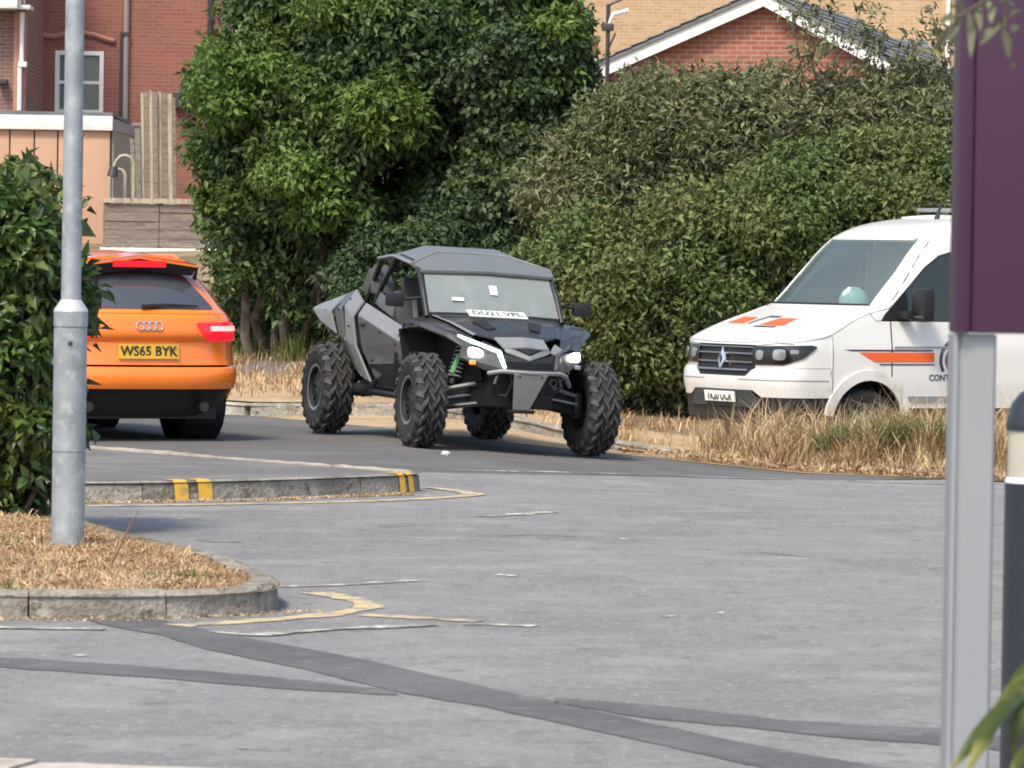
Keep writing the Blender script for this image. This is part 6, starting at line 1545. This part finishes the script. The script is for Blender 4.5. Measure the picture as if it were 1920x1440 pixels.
bm = bmesh.new(); add_tube(bm, [Vector((1.84, 0.03 * math.cos(t), 0.655 + 0.03 * math.sin(t))) for t in np.linspace(0, 6.283, 13)], 0.009, 5, False); bm_obj('tow_hook', bm, MT['utv_black'], utv, 60, (0.035, 0.20, -0.03))
facets('bonnet_seam', [(0.98, -0.535, 1.128), (1.0, 0, 1.163), (0.98, 0.535, 1.128), (0.99, 0.532, 1.126), (1.012, 0, 1.161), (0.99, -0.532, 1.126)], [(0, 1, 4, 5), (1, 2, 3, 4)], MT['black'], utv, 0.003, (0, 0, 1))
# windscreen: single dusty sheet with a frame
facets('windscreen', [(0.862, -0.605, 1.158), (0.862, 0.605, 1.158), (0.605, 0.575, 1.492), (0.605, -0.575, 1.492), (0.885, 0, 1.172), (0.635, 0, 1.505)], [(0, 4, 5, 3), (4, 1, 2, 5)], MT['utv_glass'], utv, 0.006, (1, 0, 0.5), 40)
tube_obj('windscreen_top_rail', [(0.60, -0.59, 1.505), (0.63, 0, 1.52), (0.60, 0.59, 1.505)], 0.018, MT['black'], utv)
tube_obj('windscreen_foot_rail', [(0.87, -0.62, 1.148), (0.895, 0, 1.165), (0.87, 0.62, 1.148)], 0.014, MT['black'], utv)
# rear-view mirror behind the screen and a small ornament
box_obj('cabin_mirror', (0.55, 0.02, 1.40), (0.03, 0.36, 0.06), MT['utv_pale'], utv, 0.012)
box_obj('sticker', (0.742, 0.02, 1.375), (0.004, 0.07, 0.10), MT['litter'], utv, 0, Matrix.Rotation(R(-38), 3, 'Y'))
box_obj('sticker', (0.80, -0.32, 1.285), (0.004, 0.11, 0.035), MT['litter'], utv, 0, Matrix.Rotation(R(-38), 3, 'Y'))
# roof in facets
rv = [(0.63, -0.60, 1.515), (0.66, 0, 1.535), (0.63, 0.60, 1.515), (0.44, -0.63, 1.575), (0.44, 0.63, 1.575), (0.20, -0.34, 1.675), (0.18, 0, 1.685), (0.20, 0.34, 1.675), (-0.10, -0.62, 1.635), (-0.10, 0.62, 1.635), (-0.12, -0.33, 1.735), (-0.12, 0.33, 1.735), (-0.66, -0.57, 1.605), (-0.66, 0.57, 1.605), (-0.68, -0.32, 1.675), (-0.68, 0.32, 1.675)]
facets('roof', rv, [(0, 1, 6, 5, 3), (1, 2, 4, 7, 6), (3, 5, 10, 8), (7, 4, 9, 11), (5, 6, 7, 11, 10), (8, 10, 14, 12), (11, 9, 13, 15), (10, 11, 15, 14)], MT['utv_roof'], utv, 0.03, (0, 0, 1), 8)
tube_obj('roof_highlight', [(0.44, -0.634, 1.578), (0.20, -0.34, 1.678), (0.18, 0, 1.688), (0.20, 0.34, 1.678), (0.44, 0.634, 1.578), (0.63, 0.604, 1.518)], 0.008, MT['utv_pale'], utv, 6)  # pale tube imitating the bright highlight along the roof ridge
tube_obj('roof_edge', [(0.44, -0.637, 1.568), (-0.10, -0.627, 1.628), (-0.66, -0.577, 1.598)], 0.014, MT['utv_pale'], utv)  # same painted highlight, carried along the near roof edge
# number plate laid on the bonnet below the screen
plm = frame((1.055, -0.045, 1.172), (0, 1, 0), (-0.88, 0, 0.36), (0.36, 0, 0.88))
bm = bmesh.new(); add_box(bm, (0, 0, 0), (0.53, 0.13, 0.008)); bm.transform(plm)
upl = bm_obj('number_plate', bm, MT['plate_white'], utv)
text_obj('plate_lettering', 'DU21 VPL', 0.112, MT['letter_faded'], upl, plm @ Matrix.Translation((0, 0, 0.006)), 0.001, 0.95)

# ================================================================== STREET FURNITURE AND NEAR PLANTS
# --- galvanised lamp post
lpb = ground_hit(127, 1026, 0.12); lpb.z = 0.08
lamp = thing('lamp_post', 'galvanised steel lamp post with a thicker base on the grassy island', 'lamp post', lpb)
bm = bmesh.new(); add_lathe(bm, [(0.083, -0.1), (0.083, 0.515)], 40, 'Z'); bm_obj('base_tube', bm, MT['galv'], lamp, 40)
bm = bmesh.new(); add_lathe(bm, [(0.080, 0.516), (0.080, 0.522), (0.0835, 0.524), (0.0835, 1.140), (0.080, 1.142), (0.080, 1.147)], 40, 'Z'); bm_obj('access_door', bm, MT['galv'], lamp, 30)
bm = bmesh.new(); add_lathe(bm, [(0.086, 1.148), (0.086, 1.222)], 40, 'Z'); bm_obj('collar', bm, MT['galv'], lamp, 30)
bm = bmesh.new(); add_lathe(bm, [(0.086, 1.223), (0.084, 1.235), (0.056, 1.275), (0.052, 1.282)], 40, 'Z'); bm_obj('shoulder', bm, MT['galv_pale'], lamp, 30)
bm = bmesh.new(); add_lathe(bm, [(0.050, 1.27), (0.046, 3.0), (0.040, 5.6)], 32, 'Z'); bm_obj('shaft', bm, MT['galv'], lamp, 40)
bm = bmesh.new(); bmesh.ops.create_uvsphere(bm, u_segments=10, v_segments=6, radius=0.012); bm_obj('lock_bolt', bm, MT['pipe_dark'], lamp, 60, (0.006, -0.083, 1.065))
tube_obj('bracket_arm', [(0, 0, 5.55), (0.05, -0.02, 5.75), (0.5, -0.2, 5.85)], [0.04, 0.035, 0.03], MT['galv'], lamp, 12)
bm = bmesh.new(); add_box(bm, (0.85, -0.34, 5.86), (0.65, 0.22, 0.10), Matrix.Rotation(R(-22), 3, 'Z'), 0.03); bm_obj('lantern', bm, MT['galv_pale'], lamp, 40)

# --- purple sign on grey post
YSN = 11.0
sb = at(1785, 700, YSN); spx = FPX / YSN
sgn_ = thing('purple_sign', 'tall plain purple sign panel on a grey metal post', 'sign', (sb.x, YSN, 0))
# post: box section with rounded front and a slim side channel
pw = 83.0 / spx
bm = bmesh.new()
prof = [(0.0, 0.03), (0.004, 0.006), (0.012, 0.0), (0.018, 0.006), (0.024, 0.0), (pw - 0.006, 0.0), (pw, 0.008), (pw, 0.12), (0.0, 0.12)]
lo2 = [bm.verts.new((x, y, -0.1)) for x, y in prof]; hi2 = [bm.verts.new((x, y, at(1800, 627, YSN).z)) for x, y in prof]
n = len(prof)
for k in range(n): bm.faces.new((lo2[k], lo2[(k + 1) % n], hi2[(k + 1) % n], hi2[k]))
bm.faces.new(lo2[::-1]); bm.faces.new(hi2)
bmesh.ops.recalc_face_normals(bm, faces=bm.faces)
bm_obj('post', bm, MT['post_grey'], sgn_)
zb = at(1800, 625, YSN).z
bm = bmesh.new(); add_box(bm, (0.02, 0.05, zb + 0.9), (0.036, 0.16, 1.8), bev=0.008); bm_obj('edge_trim', bm, MT['purple'], sgn_, 40)
bm = bmesh.new(); add_box(bm, (0.04 + 0.45, 0.05, zb + 0.9), (0.90, 0.145, 1.798), bev=0.004); bm_obj('panel', bm, MT['purple'], sgn_, 40)
bm = bmesh.new(); box2(bm, 0.78, 0.78 + pw, 0, 0.12, -0.1, zb - 0.002); bm_obj('post', bm, MT['post_grey'], sgn_)

# --- bollard light at the right edge
YBO = 13.6
bp = at(1948, 900, YBO); rb = (1948 - 1884) / FPX * YBO
bo = thing('bollard_light', 'dark domed bollard light with pale lens band behind the sign post', 'bollard', (bp.x, YBO, 0))
def boz(py): return at(1900, py, YBO).z
bm = bmesh.new(); add_lathe(bm, [(rb, -0.05), (rb, boz(905))], 36, 'Z'); bm_obj('body', bm, MT['bollard_dark'], bo, 40)
bm = bmesh.new(); add_lathe(bm, [(rb * 1.0, boz(904.5)), (rb * 0.98, boz(898)), (rb * 0.72, boz(880)), (rb * 0.62, boz(862))], 36, 'Z'); bm_obj('reflector', bm, MT['bollard_white'], bo, 50)
bm = bmesh.new(); add_lathe(bm, [(rb * 0.93, boz(897)), (rb * 0.93, boz(806))], 36, 'Z', False); bm_obj('lens', bm, MT['bollard_lens'], bo, 40)
bm = bmesh.new(); add_lathe(bm, [(rb * 0.99, boz(806)), (rb * 1.0, boz(800)), (rb * 0.97, boz(782)), (rb * 0.85, boz(757)), (rb * 0.6, boz(737)), (rb * 0.3, boz(725)), (0.003, boz(721))], 36, 'Z', False); bm_obj('dome_cap', bm, MT['bollard_dark'], bo, 50)

# --- strappy plant, bottom right
YST = 8.6
sp0 = at(2010, 1330, YST)
stp = thing('strap_leaf_plant', 'strappy green leaves reaching in at the lower right corner', 'plant', (sp0.x, YST, 0))
def strap(pts, w0, name='leaf'):
    P = [Vector(p) - Vector((sp0.x, YST, 0)) for p in pts]
    Q = []
    for i in range(len(P) - 1):
        a, b, c, d = P[max(i - 1, 0)], P[i], P[i + 1], P[min(i + 2, len(P) - 1)]
        for k in range(4):
            t = k / 4; Q.append(0.5 * ((2 * b) + (c - a) * t + (2 * a - 5 * b + 4 * c - d) * t * t + (3 * b - a - 3 * c + d) * t ** 3))
    Q.append(P[-1])
    vs, n = [], len(Q)
    for i, q in enumerate(Q):
        t = i / (n - 1); d = (Q[min(i + 1, n - 1)] - Q[max(i - 1, 0)]).normalized()
        side = d.cross(Vector((0, -1, 0.3))).normalized(); nn = side.cross(d)
        wd = w0 * (0.55 + 0.9 * t * (1 - t)) * (1 if t < 0.75 else (1 - t) / 0.25 * 0.95 + 0.05)
        vs += [q - side * wd, q + nn * wd * 0.5, q + side * wd]
    fs = []
    for i in range(n - 1):
        for j in range(2): a = i * 3 + j; fs.append((a, a + 1, a + 4, a + 3))
    return py_obj(name, vs, fs, MT['leaf_strap'], stp, 60)
strap([at(2010, 1250, 8.7), at(1950, 1275, 8.55), at(1890, 1320, 8.4), at(1835, 1380, 8.3), at(1775, 1450, 8.25)], 0.020)
strap([at(2010, 1290, 8.7), at(1940, 1290, 8.5), at(1885, 1325, 8.35), at(1840, 1395, 8.25), at(1800, 1470, 8.2)], 0.017)
strap([at(2010, 1230, 8.7), at(1960, 1245, 8.6), at(1905, 1285, 8.5), at(1868, 1318, 8.45)], 0.014)
strap([at(2010, 1270, 8.7), at(1950, 1300, 8.5), at(1910, 1350, 8.4), at(1900, 1420, 8.4)], 0.018)
strap([at(2010, 1340, 8.7), at(1960, 1370, 8.6), at(1915, 1420, 8.5), at(1885, 1480, 8.45)], 0.014)
strap([at(2010, 1200, 8.8), at(1970, 1215, 8.7), at(1915, 1262, 8.65), at(1890, 1290, 8.6)], 0.012)
strap([at(2010, 1380, 8.7), at(1970, 1400, 8.6), at(1930, 1450, 8.5)], 0.016)
bm = bmesh.new(); add_tube(bm, [(0.03, 0.1, -0.02), (0.02, 0.1, 0.4), (0.0, 0.1, sp0.z)], [0.05, 0.045, 0.04], 10); bm_obj('stem', bm, MT['bark'], stp, 50)

# --- drooping branch in front of the sign, top right
YBR = 9.6
br0 = at(1990, -120, YBR)
brn = thing('drooping_branch', 'thin drooping leafy branch hanging over the top of the purple sign', 'branch', br0)
def rel(px, py, y): return at(px, py, y) - br0
tube_obj('stem', [rel(1990, -120, YBR), rel(1900, -40, YBR - 0.1), rel(1850, 0, YBR - 0.15), rel(1800, 30, YBR - 0.15), rel(1775, 65, YBR - 0.1)], [0.008, 0.006, 0.005, 0.004, 0.002], MT['bark'], brn)
tube_obj('stem', [rel(1900, -40, YBR - 0.1), rel(1885, 10, YBR - 0.1), rel(1884, 50, YBR - 0.12)], [0.004, 0.003, 0.002], MT['bark'], brn)
rng = random.Random(131)
hl_ = [((1800, 25), (1776, 80)), ((1815, 15), (1820, 110)), ((1838, 5), (1838, 60)), ((1886, 20), (1878, 60)), ((1880, 45), (1838, 85)), ((1880, 50), (1892, 112)), ((1885, 40), (1862, 48)), ((1892, 35), (1915, 18)), ((1795, 30), (1760, 40)), ((1790, 40), (1752, 95)), ((1870, 0), (1905, 10)), ((1810, 20), (1780, 10)), ((1850, -5), (1858, 45)), ((1905, 120), (1895, 128)), ((1840, 0), (1800, -25)), ((1896, 60), (1912, 50)), ((1860, -2), (1828, 22)), ((1784, 55), (1790, 88))]
for k, ((a, b), (c, d)) in enumerate(hl_):
    p0, p1 = rel(a, b, YBR - 0.12), rel(c, d, YBR - 0.12 + rng.uniform(-0.08, 0.08)); d_ = p1 - p0; m = p0.lerp(p1, 0.5) + Vector((rng.uniform(-.006, .006), 0, 0.004))
    sd_ = d_.cross(Vector((rng.uniform(-.5, .5), -1, rng.uniform(-.4, .4)))).normalized() * min(0.009, d_.length * 0.14)
    py_obj('leaf', [p0, p0.lerp(m, 0.6) + sd_ * 0.7, m + sd_, m.lerp(p1, 0.6) + sd_ * 0.6, p1, m.lerp(p1, 0.6) - sd_ * 0.6, m - sd_, p0.lerp(m, 0.6) - sd_ * 0.7], [(0, 1, 2, 6, 7), (2, 3, 4, 5, 6)], MT['leaf_hang'], brn)
